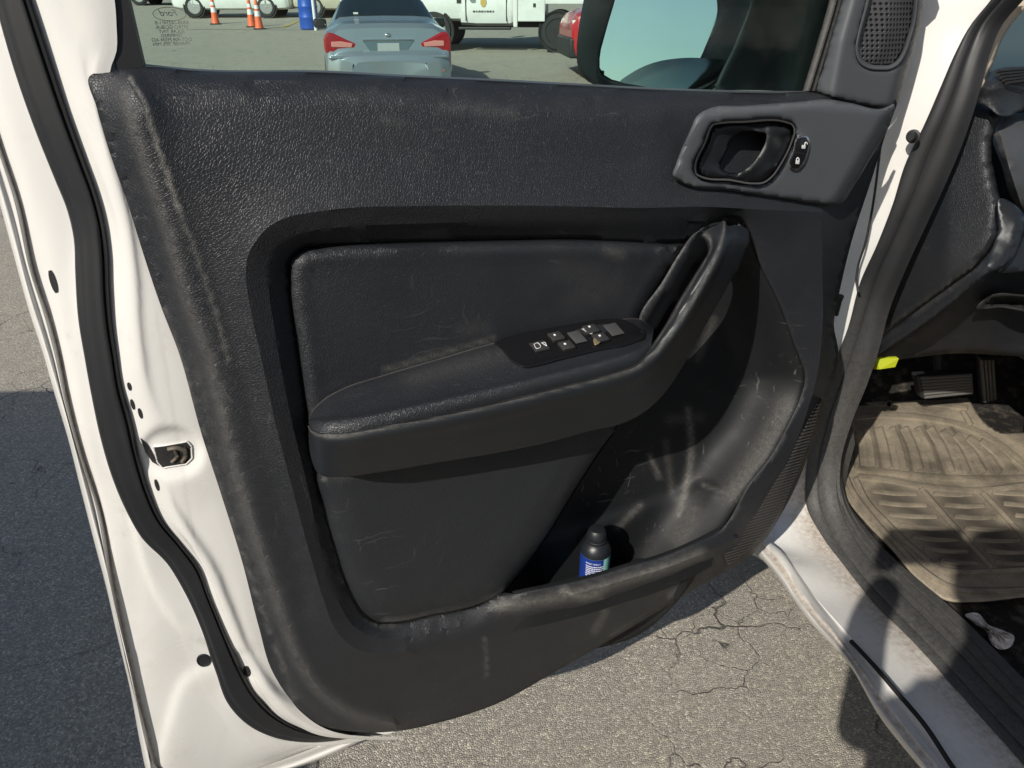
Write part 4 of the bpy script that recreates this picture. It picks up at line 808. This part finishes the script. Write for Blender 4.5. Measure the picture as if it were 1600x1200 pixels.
# pedals
def pedal(name, q, c, back, m, grooves, horizontal):
    A = [fp(*p, c) for p in q]; nrm = np.cross(A[1]-A[0], A[3]-A[0]); nrm /= np.linalg.norm(nrm)
    if nrm @ (O-A[0]) < 0: nrm = -nrm
    V = A+[p-nrm*back for p in A]; o = fixn(link(name, V, [(0, 1, 2, 3), (7, 6, 5, 4), (0, 4, 5, 1), (1, 5, 6, 2), (2, 6, 7, 3), (3, 7, 4, 0)], M['rubber'], body, smooth=False)); bevel(o, .006, 3)
    parts = []
    for k in range(grooves):
        t = (k+.6)/(grooves+.2)
        a, b = (A[0]*(1-t)+A[3]*t, A[1]*(1-t)+A[2]*t) if horizontal else (A[0]*(1-t)+A[1]*t, A[3]*(1-t)+A[2]*t)
        parts.append(tube([a*.95+b*.05+nrm*.0005, b*.95+a*.05+nrm*.0005], .0042, 6, 3))
    v, f = join_arrays(parts); link(name+'_tread', v, f, m, body)
    top_ = (A[0]+A[1])/2; v, f = tube([(A[0]+A[1]+A[2]+A[3])/4-nrm*back, (A[0]+A[1])/2-nrm*.05+UP*.05, (A[0]+A[1])/2-nrm*.06+UP*.25], .012, 8, 10); link(name+'_arm', v, f, M['dark'], body)
M['tread'] = interior('worn pedal rubber', (0.10, 0.097, 0.09), 0.55, 0, dust=1.2)
pedal('brake_pedal', [(1433,588),(1521,583),(1523,615),(1441,624)], 1.30, .03, M['tread'], 7, True)
pedal('accelerator_pedal', [(1530,558),(1554,558),(1558,626),(1536,632)], 1.36, .02, M['tread'], 4, False)
slab_y = [bp(*p) for p in ((1352,577,.80),(1366,561,.80),(1405,560,.83),(1399,574,.83),(1375,577,.81))]
o = link('bonnet_release', slab_y+[p+tf*.01 for p in slab_y], [(0, 1, 2, 3, 4), (9, 8, 7, 6, 5)]+[(i, (i+1) % 5, 5+(i+1) % 5, 5+i) for i in range(5)], mat('bright yellow plastic', (0.34, 0.38, 0.01), 0.5), body, smooth=False)
fixn(o); bevel(o, .001)
# ------------------------------------------------------------------ things in the cabin and the door pocket
def bottle():
    base = dp(933, 826, -.034); pz = (l2[4] @ UP)
    foot = np.array([base[0], base[1], 0]); Htop = base[2]; zb = Htop-.165
    root = thing('spray_bottle', 'black capped spray can with blue label standing in the door pocket', 'spray can', (foot[0], foot[1], zb))
    Hh = .165
    v, f = lathe([(.024, 0), (.026, .003), (.026, .118), (.0262, .119)], 40); link('can', v, f, mat('can silver', (.35, .36, .38), .3, .7), root, world=False)
    v, f = lathe([(.0265, .117), (.0272, .119), (.0265, .1215), (.0245, .130), (.0185, .137), (.0165, .1385), (.0165, .1405), (.0178, .1415), (.0178, .1435), (.0165, .1445), (.0165, .1475), (.0175, .149), (.0172, .153), (.0150, .161), (.0125, .1645), (.006, .1655)], 40)
    link('cap', v, f, M['plastic'], root, world=False)
    ang0 = math.atan2(-foot[1], -foot[0])
    def band(name, a0, a1, z0, z1, m, r_=.0264):
        n = 20; V = []
        for z_ in (z0, z1):
            for i in range(n): a = ang0+a0+(a1-a0)*i/(n-1); V.append((r_*math.cos(a), r_*math.sin(a), z_))
        return link(name, V, grid_faces(2, n), m, root, world=False)
    lb = band('label', -1.5, .62, .01, .116, mat('blue label', (.01, .035, .22), .35)); band('label', .62, 1.5, .01, .116, mat('mint label', (.28, .62, .55), .35)); band('label', -2.4, -1.5, .01, .116, mat('teal label', (.12, .38, .42), .35))
    band('label', -1.5, .3, .02, .055, mat('green label', (.03, .35, .12), .35), .0265)
    # print on the label
    def ontoken(txt, z, size, a_c):
        cu = bpy.data.curves.new('t', 'FONT'); cu.body = txt; cu.size = size; cu.align_x = 'CENTER'; tmp = bpy.data.objects.new('t', cu); C.objects.link(tmp)
        me = bpy.data.meshes.new_from_object(tmp.evaluated_get(bpy.context.evaluated_depsgraph_get())); bpy.data.objects.remove(tmp)
        V = [(.0267*math.cos(ang0+a_c+q.co.x/.0267), .0267*math.sin(ang0+a_c+q.co.x/.0267), z+q.co.y) for q in me.vertices]; Fc = [tuple(p.vertices) for p in me.polygons]
        link('label_text', V, Fc, M['legend'], root, smooth=False, world=False)
    ontoken('BODY SPRAY', .106, .0046, -.1)
    random.seed(3); parts = []
    for k in range(9):
        z = .1005-.0042*k; a = -.62+.05*random.random(); L = .75+.3*random.random()
        while a < -.62+L+.25:
            wdt = .05+.1*random.random(); n = 3
            V = [(.0267*math.cos(ang0+a+wdt*i/2), .0267*math.sin(ang0+a+wdt*i/2), z+j*.0019) for j in (0, 1) for i in range(n)]; parts.append((V, grid_faces(2, n))); a += wdt+.03
    v, f = join_arrays(parts); link('label_print', v, f, M['legend'], root, smooth=False, world=False)
    # pocket floor under it
    return zb
zb = bottle()
fl_ = [tuple(p*np.array([1, 1, 0])+UP*(zb-.001)) for p in (dp(840, 930, -.012), dp(1100, 860, -.012), dp(1100, 800, -.09), dp(840, 870, -.09))]
link('pocket_floor', fl_, [(0, 1, 2, 3)], M['pocket'], door, smooth=False)

# crumpled receipt on the carpet
random.seed(11); np.random.seed(11)
pc = [c5(*p) for p in ((528,790),(560,785),(592,818),(625,830),(660,850),(650,875),(620,882),(596,862),(588,838),(552,812))]
pcx = cr(np.array(pc, float), 40, True); cen = pcx.mean(0); rows = []
for t in (1, .82, .62, .42, .2):
    rows.append([gp(*(cen+(p-cen)*t), FZ-.026+.004+.018*(1-t)**.5*abs(math.sin(i*1.7+t*9))+np.random.rand()*.007) for i, p in enumerate(pcx)])
v, f = loft(rows, 40, None, closed=True); f.append(tuple(range(4*40, 5*40)))
pm_ = N(mat('receipt paper', (.62, .58, .54), .8)); pm_.done(pm_.mix(pm_.ramp(pm_.noise(220, 3, .7), .62, .66), (.66, .62, .58), (.35, .2, .2)))
set_props(thick(link('crumpled_paper', v, f, pm_.m, None, smooth=False), .0004), 'crumpled white paper scrap lying on the black carpet behind the mat', 'paper')

# ------------------------------------------------------------------ cars across the lot
def carpaint(name, col, rough=.3, metal=.3):
    n = N(mat(name, col, rough, metal, coat=.7)); return n.done(n.mix(n.ramp(n.noise(3, 5, .6), .4, .8, 0, .25), col, (.3, .28, .25)))
M['window'] = mat('dark car window', (.012, .016, .018), .06)
M['tyre'] = interior('tyre rubber', (.02, .02, .02), .8, 0, dust=.5)
M['rim'] = mat('alloy rim', (.42, .43, .44), .35, .8)
M['steelrim'] = mat('steel rim', (.30, .30, .29), .5, .6)
M['lampred'] = mat('red lamp lens', (.28, .006, .012), .12, coat=1)
M['lampclear'] = mat('clear lamp lens', (.75, .72, .7), .1, coat=1)
M['blackplastic'] = mat('black trim', (.02, .02, .02), .55)
M['white2'] = carpaint('white fleet paint', (.72, .73, .71), .35, 0)
def sect(st):
    x, hw, z0, zb_, hr, zr = st
    h_ = [(0, z0), (hw*.8, z0), (hw*.95, z0+.06), (hw, z0+.22*(zb_-z0)+.05), (hw*1.0, z0+.55*(zb_-z0)), (hw*.975, z0+.88*(zb_-z0)), (hw*.94, zb_), (hr, zr-.05), (hr*.9, zr-.008), (hr*.6, zr+.006), (0, zr+.012)]
    return [(x, y, z) for y, z in h_]+[(x, -y, z) for y, z in reversed(h_[1:-1])]
def body_of(sts, root, m, per=5):
    S = np.array([cr(np.array(sts, float)[:, [0, 1, 2, 3, 4, 5]]*1.0, len(sts)*per)])[0] if False else np.array(sts, float)
    rows = []
    for i in range(len(S)-1):
        for k in range(per): rows.append(S[i]*(1-k/per)+S[i+1]*k/per)
    rows.append(S[-1]); n = 20
    V = [p for s_ in rows for p in sect(s_)]; Fc = grid_faces(len(rows), n, True)+[tuple(range(n)), tuple(reversed(range((len(rows)-1)*n, len(rows)*n)))]
    o = fixn(link('body', V, Fc, m, root, world=False, sharp=28)); return o, np.array(V).reshape(len(rows), n, 3)
def patch(G, u0, u1, v0, v1, name, m, root, lift=.006, n=8):
    """a panel lying just proud of the body between two stations and two section points"""
    V = []
    cen = G.mean((0, 1))
    for i in range(n):
        for j in range(n):
            u = u0+(u1-u0)*i/(n-1); v_ = v0+(v1-v0)*j/(n-1); a, b = int(min(u, len(G)-1.001)), int(v_); fu, fv = u-a, v_-b
            q = lambda aa, bb: G[aa, bb % 20]
            p = (q(a, b)*(1-fv)+q(a, b+1)*fv)*(1-fu)+(q(a+1, b)*(1-fv)+q(a+1, b+1)*fv)*fu
            t1 = q(a+1, b)-q(a, b); t2 = q(a, b+1)-q(a, b); nn = np.cross(t1, t2); nn = nn/(np.linalg.norm(nn)+1e-9)
            if nn @ (p-np.array([p[0], 0, .7])) < 0: nn = -nn
            V.append(p+nn*lift)
    return link(name, V, grid_faces(n, n), m, root, world=False)
def wheel(root, x, y, r_, wd, rimm, spokes=5):
    s_ = 1 if y > 0 else -1
    def orient(V): return [(x+p[0], y+s_*p[2], r_+p[1]) for p in V]
    v, f = lathe([(r_*.6, -wd), (r_*.93, -wd), (r_, -wd*.8), (r_, -wd*.2), (r_*.94, 0), (r_*.72, .004), (r_*.66, -.02)], 36)
    t = fixn(link('wheel', orient(v), f, M['tyre'], root, world=False))
    v, f = lathe([(r_*.68, -.015), (r_*.62, -.012), (r_*.58, -.05), (r_*.2, -.06), (r_*.16, -.015), (.0, -.01)], 36); parts = [(orient(v), f)]
    for k in range(spokes):
        a = 2*math.pi*k/spokes+.3; c_, q_ = math.cos(a), math.sin(a); V = []
        for rr, hw_ in ((.12, .10), (.62, .085)):
            for sg in (-1, 1):
                for zz in (-.04, -.012): V.append((r_*(rr*c_-sg*hw_*q_), r_*(rr*q_+sg*hw_*c_), zz))
        parts.append((orient(V), box(0, 0, 0, 1, 1, 1)[1]))
    v, f = join_arrays(parts); fixn(link('rim', v, f, rimm, t, world=False))
    a = fixn(link('wheel_arch', *[(lambda q: (orient(q[0]), q[1]))(lathe([(r_*1.15, -.12), (r_*1.15, -.03), (r_*1.12, -.025), (r_*.4, -.10)], 30))][0], M['dark'], root, world=False))
    return t
def car(name, label, paint, sts, wheels, r_, loc, heading, windows, group=None, cat='car', rimm=None, lights=True):
    root = thing(name, label, cat, loc, heading, group)
    o, G = body_of(sts, root, paint)
    for a in windows: patch(G, *a, 'window', M['window'], root)
    for x in wheels:
        hw = np.interp(x, [s_[0] for s_ in sts], [s_[1] for s_ in sts])
        for s_ in (-1, 1): wheel(root, x, s_*(hw+.012), r_, .22, rimm or M['rim'])
    return root, G
def at(px, Y): return np.array([(px-800)/F/1.113*Y, Y, rise(Y)])
P5 = 5
SUVS = [(-2.2, .72, .42, .80, .70, .82), (-2.12, .84, .30, .95, .78, .98), (-2.0, .90, .26, 1.0, .74, 1.50), (-1.4, .91, .24, 1.0, .72, 1.62), (-.2, .91, .24, .98, .73, 1.64), (.35, .91, .24, .97, .70, 1.56), (1.05, .90, .24, .98, .80, 1.0), (1.85, .87, .26, .86, .76, .88), (2.1, .78, .30, .72, .66, .74), (2.2, .6, .38, .62, .5, .64)]
SUVW = [(11, 24, 6.1, 6.9), (11, 24, 13.1, 13.9), (25.4, 29.6, 7.2, 12.8)]
def h2(ang): return R(90)-R(ang)            # heading measured right of straight ahead -> rotation of +x
# silver white estate, side on
r_, G = car('parked_car', 'white crossover parked side on behind the pair of traffic cones', M['white2'], SUVS, (-1.3, 1.32), .34, tuple(at(376, 31)), h2(-92), SUVW)
for s_ in (-1, 1): patch(G, 37, 41, 5.0 if s_ > 0 else 14.2, 5.8 if s_ > 0 else 15, 'headlight', M['lampclear'], r_)
car('parked_car', 'pale tan crossover mostly hidden behind the silver saloon', carpaint('tan paint', (.55, .52, .42)), SUVS, (-1.3, 1.32), .34, tuple(at(558, 31)), h2(-88), SUVW)
car('parked_car', 'black crossover cut off by the top edge above the etched glass mark', carpaint('black paint', (.015, .016, .018)), SUVS, (-1.3, 1.32), .34, tuple(at(282, 39)), h2(-90), SUVW)
REDS = SUVS[:5]+[(.3, .92, .3, 1.12, .72, 1.75), (.95, .92, .3, 1.14, .82, 1.22), (1.9, .90, .3, 1.10, .80, 1.14), (2.1, .86, .34, 1.02, .74, 1.06), (2.2, .76, .42, .88, .6, .9)]
rr_, G = car('parked_car', 'bright red crossover whose front shows left of the door mirror', carpaint('red paint', (.42, .008, .012), .25, 0), REDS, (-1.3, 1.32), .36, tuple(at(1063, 15.4)), h2(-95), SUVW)
v, f = join_arrays([box(2.14, 0, .52, .20, 1.6, .34)]); bevel(link('bumper', v, f, M['blackplastic'], rr_, world=False), .04, 3)
for s_ in (-1, 1):
    v, f = join_arrays([box(2.12, s_*.62, .90, .10, .22, .14)]); bevel(link('headlight', v, f, M['lampclear'], rr_, world=False), .02)
car('parked_car', 'dark blue crossover seen through the windscreen at the right edge', mat('dull dark blue paint', (.03, .055, .09), .6), SUVS, (-1.3, 1.32), .36, tuple(np.array([6.6, 9.5, 0])), h2(-60), SUVW)

# silver blue saloon, tail towards us
SEDS = [(-2.53, .55, .30, .60, .50, .62), (-2.50, .74, .27, .66, .68, .69), (-2.43, .88, .25, .72, .80, .75), (-2.40, .89, .25, .96, .74, 1.04), (-2.32, .91, .25, 1.0, .72, 1.10), (-1.75, .93, .22, 1.02, .76, 1.13), (-.95, .94, .20, 1.0, .62, 1.44), (-.1, .94, .20, .98, .62, 1.48), (.5, .94, .20, .97, .60, 1.42), (1.25, .93, .20, .97, .74, 1.0), (2.1, .88, .22, .84, .70, .86), (2.4, .66, .32, .66, .5, .68)]
SLV = carpaint('silver blue paint', (.27, .32, .36), .26, .55)
sed, G = car('parked_car', 'silver blue saloon parked facing away with red tail lamps and blank number plate', SLV, SEDS, (-1.45, 1.42), .33, tuple(at(601, 11.5)+np.array([-.43, 2.4, 0])), h2(-11), [(25.8, 29.6, 7.0, 13.0), (30.5, 44, 6.12, 6.9), (30.5, 44, 13.1, 13.88), (40.6, 44.6, 7.2, 12.8)])
def rear(name, yz, x0, x1, m, bev=.012, parent=None):
    n = len(yz); V = [(x0, y, z) for y, z in yz]+[(x1, y, z) for y, z in yz]
    Fc = [tuple(range(n, 2*n)), tuple(reversed(range(n)))]+[(i, (i+1) % n, n+(i+1) % n, n+i) for i in range(n)]
    o = fixn(link(name, V, Fc, m, parent or sed, world=False, smooth=False)); bevel(o, bev, 3); return o
for s_ in (-1, 1):
    a = rear('tail_lamp', [(s_*.44, .86), (s_*.47, .75), (s_*.885, .72), (s_*.905, .80), (s_*.90, .93), (s_*.84, 1.0), (s_*.76, .99), (s_*.60, .92)], -2.30, -2.425, M['lampred'], .03)
    rear('reversing_lens', [(s_*.50, .855), (s_*.52, .80), (s_*.80, .81), (s_*.80, .88), (s_*.66, .885)], -2.40, -2.436, mat('pale red lens', (.55, .22, .2), .1, coat=1), .01)
    rear('reflector', [(s_*.60, .50), (s_*.60, .47), (s_*.78, .47), (s_*.78, .50)], -2.45, -2.488, mat('orange reflector', (.7, .15, .04), .2), .004)
    v, f = join_arrays([box(.55, s_*1.04, 1.03, .12, .22, .15)]); bevel(link('side_mirror', v, f, M['window'], sed, world=False), .04, 3)
rear('plate_recess', [(-.36, .885), (.36, .885), (.30, .80), (.24, .70), (-.24, .70), (-.30, .80)], -2.39, -2.430, mat('silver shadow paint', (.16, .22, .26), .35, .5), .006)  # darker silver paints in the shade of the plate recess
rear('number_plate', [(-.155, .855), (.155, .855), (.155, .72), (-.155, .72)], -2.40, -2.437, mat('plate grey', (.33, .36, .37), .5), .004)
rear('boot_trim', [(-.36, .905), (.36, .905), (.36, .888), (-.36, .888)], -2.40, -2.438, M['chrome'], .004)
rear('boot_seam', [(-.60, .70), (-.585, .70), (-.50, .66), (.50, .66), (.585, .70), (.60, .70), (.51, .65), (-.51, .65)], -2.40, -2.46, M['blackplastic'], .001)
v, f = lathe([(0, .03), (.02, .028), (.032, .018), (.036, 0)], 20); link('badge', [(-2.405-p[2], p[0]*1.25, .96+p[1]*.7) for p in v], f, M['chrome'], sed, world=False)
rear('bumper_step', [(-.84, .70), (.84, .70), (.86, .655), (-.86, .655)], -2.42, -2.50, SLV, .02)
rear('parcel_shelf', [(-.5, 1.20), (.5, 1.20), (.5, 1.14), (-.5, 1.14)], -1.2, -1.3, M['blackplastic'], .01)
v, f = join_arrays([box(-1.55, .42, 1.215, .02, .07, .04)]); link('window_sticker', v, f, M['lampclear'], sed, world=False)

# white recovery truck with tool box and wheel lift
tw = thing('tow_truck', 'white recovery truck with black arches, tool boxes and rear wheel lift', 'tow truck', tuple(at(779, 20.2)), h2(-85))
TS = [(.76, .98, .62, 1.30, .80, 1.32), (1.0, .99, .62, 1.38, .82, 1.40), (2.0, .97, .62, 1.34, .78, 1.36), (2.2, .92, .60, 1.18, .72, 1.2), (2.27, .8, .6, 1.1, .6, 1.12)]
bb, G = body_of(TS, tw, M['white2']); bb.name = 'hood'
CS = [(-.45, .96, .55, 1.25, .80, 1.95), (-.38, .99, .52, 1.30, .80, 2.02), (.1, .99, .52, 1.32, .80, 2.04), (.42, .99, .52, 1.33, .78, 1.96), (.80, .98, .54, 1.32, .84, 1.42)]
bb, G2 = body_of(CS, tw, M['white2']); bb.name = 'cab'
for a in ((6, 17, 6.15, 6.9), (6, 17, 13.1, 13.85), (15.6, 19.6, 7.3, 12.7)): patch(G2, *a, 'window', M['window'], tw)
for s_ in (-1, 1):
    wheel(tw, 1.45, s_*1.0, .42, .26, M['steelrim'], 8); wheel(tw, -1.5, s_*1.02, .40, .40, M['tyre'], 8)
    def tb(name, x0, x1, z0, z1, y0, y1, m, bv=.02):
        v, f = join_arrays([box((x0+x1)/2, s_*(y0+y1)/2, (z0+z1)/2, x1-x0, abs(y1-y0), z1-z0)]); bevel(link(name, v, f, m, tw, world=False, smooth=False), bv, 2)
    tb('tool_box', -1.2, -.52, .62, 1.28, .45, 1.06, M['white2']); 
    Vw = [(x_, s_*y_, z_) for x_, z_ in ((-1.2, .98), (-1.2, 1.28), (-2.3, .98), (-2.3, 1.02)) for y_ in (.45, 1.06)]
    bevel(fixn(link('wheel_cover', Vw, [(0, 1, 3, 2), (4, 6, 7, 5), (0, 2, 6, 4), (1, 5, 7, 3), (0, 4, 5, 1), (2, 3, 7, 6)], M['white2'], tw, world=False, smooth=False)), .02, 2)
    tb('corner_post', -.56, -.46, .50, 1.26, .98, 1.09, M['lampclear'])
    tb('running_board', -.4, .85, .44, .50, .85, 1.04, M['blackplastic']); tb('box_handle', -.98, -.92, .92, 1.0, 1.04, 1.075, M['blackplastic'], .005); tb('door_handle', -.22, -.04, 1.14, 1.19, .99, 1.02, M['blackplastic'], .008)
    tb('door_seam', -.30, -.28, .62, 1.28, .98, 1.0, M['blackplastic'], .001); tb('door_seam', .66, .68, .62, 1.28, .98, 1.0, M['blackplastic'], .001); tb('fender_vent', .78, .88, 1.0, 1.24, .975, 1.0, M['blackplastic'], .004)
    tb('wing_mirror', .62, .74, 1.28, 1.66, 1.12, 1.36, M['blackplastic'], .03)
    v, f = lathe([(0, 0), (.10, 0)], 24); link('door_emblem', [(.25+p[0]*.7, s_*1.003, 1.02+p[1]) for p in v], f[:-2], mat('gold emblem', (.5, .34, .1), .5), tw, world=False)
    prt = [box(.02+.065*k, s_*1.003, .83, .045 if k % 3 else .03, .004, .035) for k in range(8)]; v, f = join_arrays(prt); link('door_lettering', v, f, M['blackplastic'], tw, world=False)
v, f = join_arrays([box(-.6, 0, .56, 4.6, .5, .18)]); link('chassis', v, f, M['blackplastic'], tw, world=False, smooth=False)
v, f = join_arrays([tube([(-.8, 0, 1.45), (-2.2, 0, 1.15), (-2.9, 0, .75)], .10, 8, 10), tube([(-.8, .2, 1.95), (-.85, .2, 1.2)], .05, 8, 4), tube([(-.8, -.2, 1.95), (-.85, -.2, 1.2)], .05, 8, 4), tube([(-2.3, 0, .9), (-3.2, 0, .32)], .08, 8, 6), tube([(-3.2, -.9, .3), (-3.2, .9, .3)], .06, 8, 6), tube([(-.9, .9, 1.3), (-.9, .9, 1.5), (-1.6, .9, 1.5), (-1.7, .9, 1.1)], .03, 6, 20)]); link('boom', v, f, M['blackplastic'], tw, world=False)
v, f = lathe([(.2, -.12), (.38, -.12), (.42, -.06), (.42, .06), (.38, .12), (.2, .12)], 28); link('dolly_wheel', [(-2.75+p[0]*.9+p[2]*.4, .85+p[2], .55+p[1]*.9) for p in v], f, M['tyre'], tw, world=False)

# traffic cones
M['orange'] = mat('cone orange', (.75, .13, .04), .5); M['coneband'] = mat('cone band', (.75, .75, .74), .3)
def cone(px, Y, label):
    root = thing('traffic_cone', label, 'traffic cone', tuple(at(px, Y)), .3, 'orange traffic cones across the lot')
    v, f = lathe([(.135, .03), (.125, .06), (.092, .36)], 24); link('cone_body', v, f, M['orange'], root, world=False)
    v, f = lathe([(.094, .36), (.078, .51)], 24); link('reflective_band', v, f, M['coneband'], root, world=False)
    v, f = lathe([(.0775, .51), (.072, .57)], 24); link('cone_body', v, f, M['orange'], root, world=False)
    v, f = lathe([(.0725, .57), (.061, .67)], 24); link('reflective_band', v, f, M['coneband'], root, world=False)
    v, f = lathe([(.060, .67), (.030, .92), (.022, .93)], 24); link('cone_body', v, f, M['orange'], root, world=False)
    v, f = join_arrays([box(0, 0, .015, .36, .36, .03)]); bevel(link('cone_base', v, f, M['blackplastic'], root, world=False), .01)
cone(291, 36, 'smallest traffic cone, farthest off and nearest the window frame'); cone(338, 27.5, 'orange traffic cone standing alone beside the nose of the white crossover')
cone(394, 26.4, 'left cone of the overlapping pair in front of the white crossover'); cone(405, 25.6, 'right cone of the overlapping pair in front of the white crossover')
b0 = at(484, 25.5); br = thing('barrel', 'blue plastic barrel standing left of the silver saloon', 'barrel', tuple(b0))
v, f = lathe([(.26, 0), (.29, .03), (.29, .3), (.30, .32), (.30, .35), (.29, .37), (.29, .6), (.30, .62), (.30, .65), (.29, .67), (.28, .88), (.25, .9)], 32); link('drum', v, f, mat('blue plastic', (.01, .07, .38), .4), br, world=False)
v, f = lathe([(.285, .86), (.295, .87), (.295, .90), (.285, .91)], 32); link('drum_rim', v, f, mat('blue rim', (.01, .05, .28), .4), br, world=False)
b1 = at(493, 25.1); v, f = join_arrays([tube([b1, b1+UP*3.2], .045, 10, 4)]); set_props(link('pole', v, f, M['coneband'], None), 'thin white pole standing right beside the blue barrel', 'pole')
# painted bay lines
def gsl(x, y):
    r = ray(x, y); lo, hi = 5, 120
    for _ in range(60):
        md = (lo+hi)/2; q = O+r*md/r[1]
        if q[2] > rise(q[1]): lo = md
        else: hi = md
    return O+r*lo/r[1]+UP*.012
def lline(x0, y0, x1, y1, wd, m, nm):
    a, b = gsl(x0, y0), gsl(x1, y1); t = (b-a)*np.array([1, 1, 0]); t /= np.linalg.norm(t); s_ = np.cross(t, UP)*wd/2
    set_props(link(nm, [a-s_, b-s_, b+s_, a+s_], [(0, 1, 2, 3)], m, None, smooth=False), kind='structure')
M['yline'] = mat('worn yellow line', (.42, .33, .08), .8)
lline(441, 44, 466, 33, .12, M['yline'], 'parking_line'); lline(290, 46, 500, 47, .10, mat('worn white line', (.3, .29, .26), .85), 'bay_line')

# ------------------------------------------------------------------ the van at our left whose shadow crosses the lot
VX, VY, VH = -1.86, .42, 1.92
vn = thing('parked_van', 'white high roofed van parked to the left, its shadow reaching past the door', 'van', (VX-1.0, VY-2.4, 0), h2(0))
VS = [(-2.5, .92, .35, 1.2, .84, VH-.06), (-2.42, .99, .3, 1.2, .9, VH), (1.2, .99, .3, 1.2, .93, VH), (2.3, .985, .3, 1.2, .93, VH), (2.42, .96, .32, 1.15, .86, VH-.05)]
bv, G = body_of(VS, vn, M['white2'])
for a in ((10.5, 15, 6.2, 6.9), (10.5, 15, 13.1, 13.8)): patch(G, *a, 'window', M['window'], vn)
for x in (-1.6, 1.6):
    for s_ in (-1, 1): wheel(vn, x, s_*1.0, .35, .22, M['steelrim'])
for s_ in (-1, 1):
    v, f = join_arrays([box(-2.5, s_*.75, .8, .06, .16, .4)]); link('tail_lamp', v, f, M['lampred'], vn, world=False)

# ------------------------------------------------------------------ the photographer, holding the phone
def person():
    root = thing('person', 'person in dark jacket and blue jeans photographing the door with a phone', 'person', (-.04, -.46, 0))
    J = [((0, 0, .95), .15), ((0, .0, 1.15), .135), ((0, .0, 1.36), .15), ((0, .01, 1.48), .06), ((0, .04, 1.56), .062), ((0, .05, 1.66), .095), ((0, .05, 1.74), .085),
         ((.19, .0, 1.41), .075), ((.20, .12, 1.18), .05), ((.19, .34, 1.36), .04), ((.155, .40, 1.41), .03),
         ((-.19, .0, 1.41), .075), ((-.13, .14, 1.16), .05), ((-.05, .34, 1.36), .036), ((.01, .40, 1.40), .028),
         ((.10, .0, .88), .10), ((.12, .03, .50), .07), ((.13, -.03, .10), .045), ((.14, .10, .035), .035), ((.145, .17, .03), .028),
         ((-.10, .0, .88), .10), ((-.13, .03, .50), .07), ((-.15, -.03, .10), .045), ((-.16, .10, .035), .035), ((-.165, .17, .03), .028)]
    E = [(0, 1), (1, 2), (2, 3), (3, 4), (4, 5), (5, 6), (2, 7), (7, 8), (8, 9), (9, 10), (2, 11), (11, 12), (12, 13), (13, 14), (0, 15), (15, 16), (16, 17), (17, 18), (18, 19), (0, 20), (20, 21), (21, 22), (22, 23), (23, 24)]
    def skin(name, J, E, m, sub=2):
        me = bpy.data.meshes.new(name); me.from_pydata([j[0] for j in J], E, []); o = bpy.data.objects.new(name, me); C.objects.link(o); o.parent = root
        md = o.modifiers.new('skin', 'SKIN')
        for i, j in enumerate(J): me.skin_vertices[0].data[i].radius = (j[1], j[1])
        me.skin_vertices[0].data[0].use_root = True; md.use_smooth_shade = True
        sb = o.modifiers.new('sub', 'SUBSURF'); sb.levels = sb.render_levels = sub; me.materials.append(m); return o
    n = N(mat('dressed figure', (.1, .1, .1), .8)); sp = n.new('ShaderNodeSeparateXYZ'); n.put(sp.inputs[0], n.co); z = sp.outputs[2]
    sk = (.42, .25, .17); col = n.mix(n.ramp(z, .93, .94), (.04, .06, .13), (.03, .032, .036)); col = n.mix(n.ramp(z, .075, .08), (.02, .02, .02), col); col = n.mix(n.ramp(z, 1.485, 1.49), col, sk); n.done(col)
    b = skin('body', J, E, n.m)
    for side, bx in ((1, .155), (-1, .01)):
        for k in range(4):
            y0 = .415+.006*k; zf = 1.47-.016*k
            base = (bx-.012*side, .42, 1.425+.008*(1.5-k)); 
            skin('finger', [((base), .009), ((bx+side*.016, .43, zf-.02), .009), ((bx+side*.004, .452, zf-.012), .0085), ((bx-side*.014, .455, zf-.008), .007)], [(0, 1), (1, 2), (2, 3)], mat_skin, 1)
        skin('thumb', [((bx, .415, 1.42), .011), ((bx-side*.018, .42, 1.44), .010), ((bx-side*.03, .425, 1.455), .008)], [(0, 1), (1, 2)], mat_skin, 1)
    v, f = lathe([(.0, .11), (.05, .10), (.085, .06), (.1, .0), (.098, -.05)], 24); link('hair', [(p[0], p[1]+.035, p[2]+1.70) for p in v], f[:-1], mat('dark hair', (.02, .014, .01), .6), root, world=False)
    for s_ in (-1, 1):
        v, f = lathe([(0, .008), (.008, .006), (.011, 0)], 12); link('eye', [(p[0]+s_*.033, .135+p[2], 1.665+p[1]) for p in v], f[:-2], M['lampclear'], root, world=False)
    v, f = join_arrays([tube([(0, .135, 1.668), (0, .162, 1.635), (0, .14, 1.628)], .011, 8, 8)]); link('nose', v, f, mat_skin, root, world=False)
    v, f = join_arrays([tube([(-.024, .132, 1.605), (0, .14, 1.603), (.024, .132, 1.605)], .006, 8, 8)]); link('mouth', v, f, mat('lips', (.3, .12, .1), .5), root, world=False)
    return root
mat_skin = mat('skin', (.42, .25, .17), .5)
person()
ph = thing('phone', 'black phone held up by the person taking the photo', 'phone', (.045, -.022, 1.45), 0)
v, f = join_arrays([box(0, 0, 0, .155, .009, .074)]); o = link('phone_body', v, f, M['gloss'], ph, world=False, smooth=False); bevel(o, .004, 3)
v, f = join_arrays([box(0, -.0052, 0, .147, .001, .068)]); link('phone_screen', v, f, M['window'], ph, world=False, smooth=False)
ph.rotation_euler = (-PITCH, 0, 0)
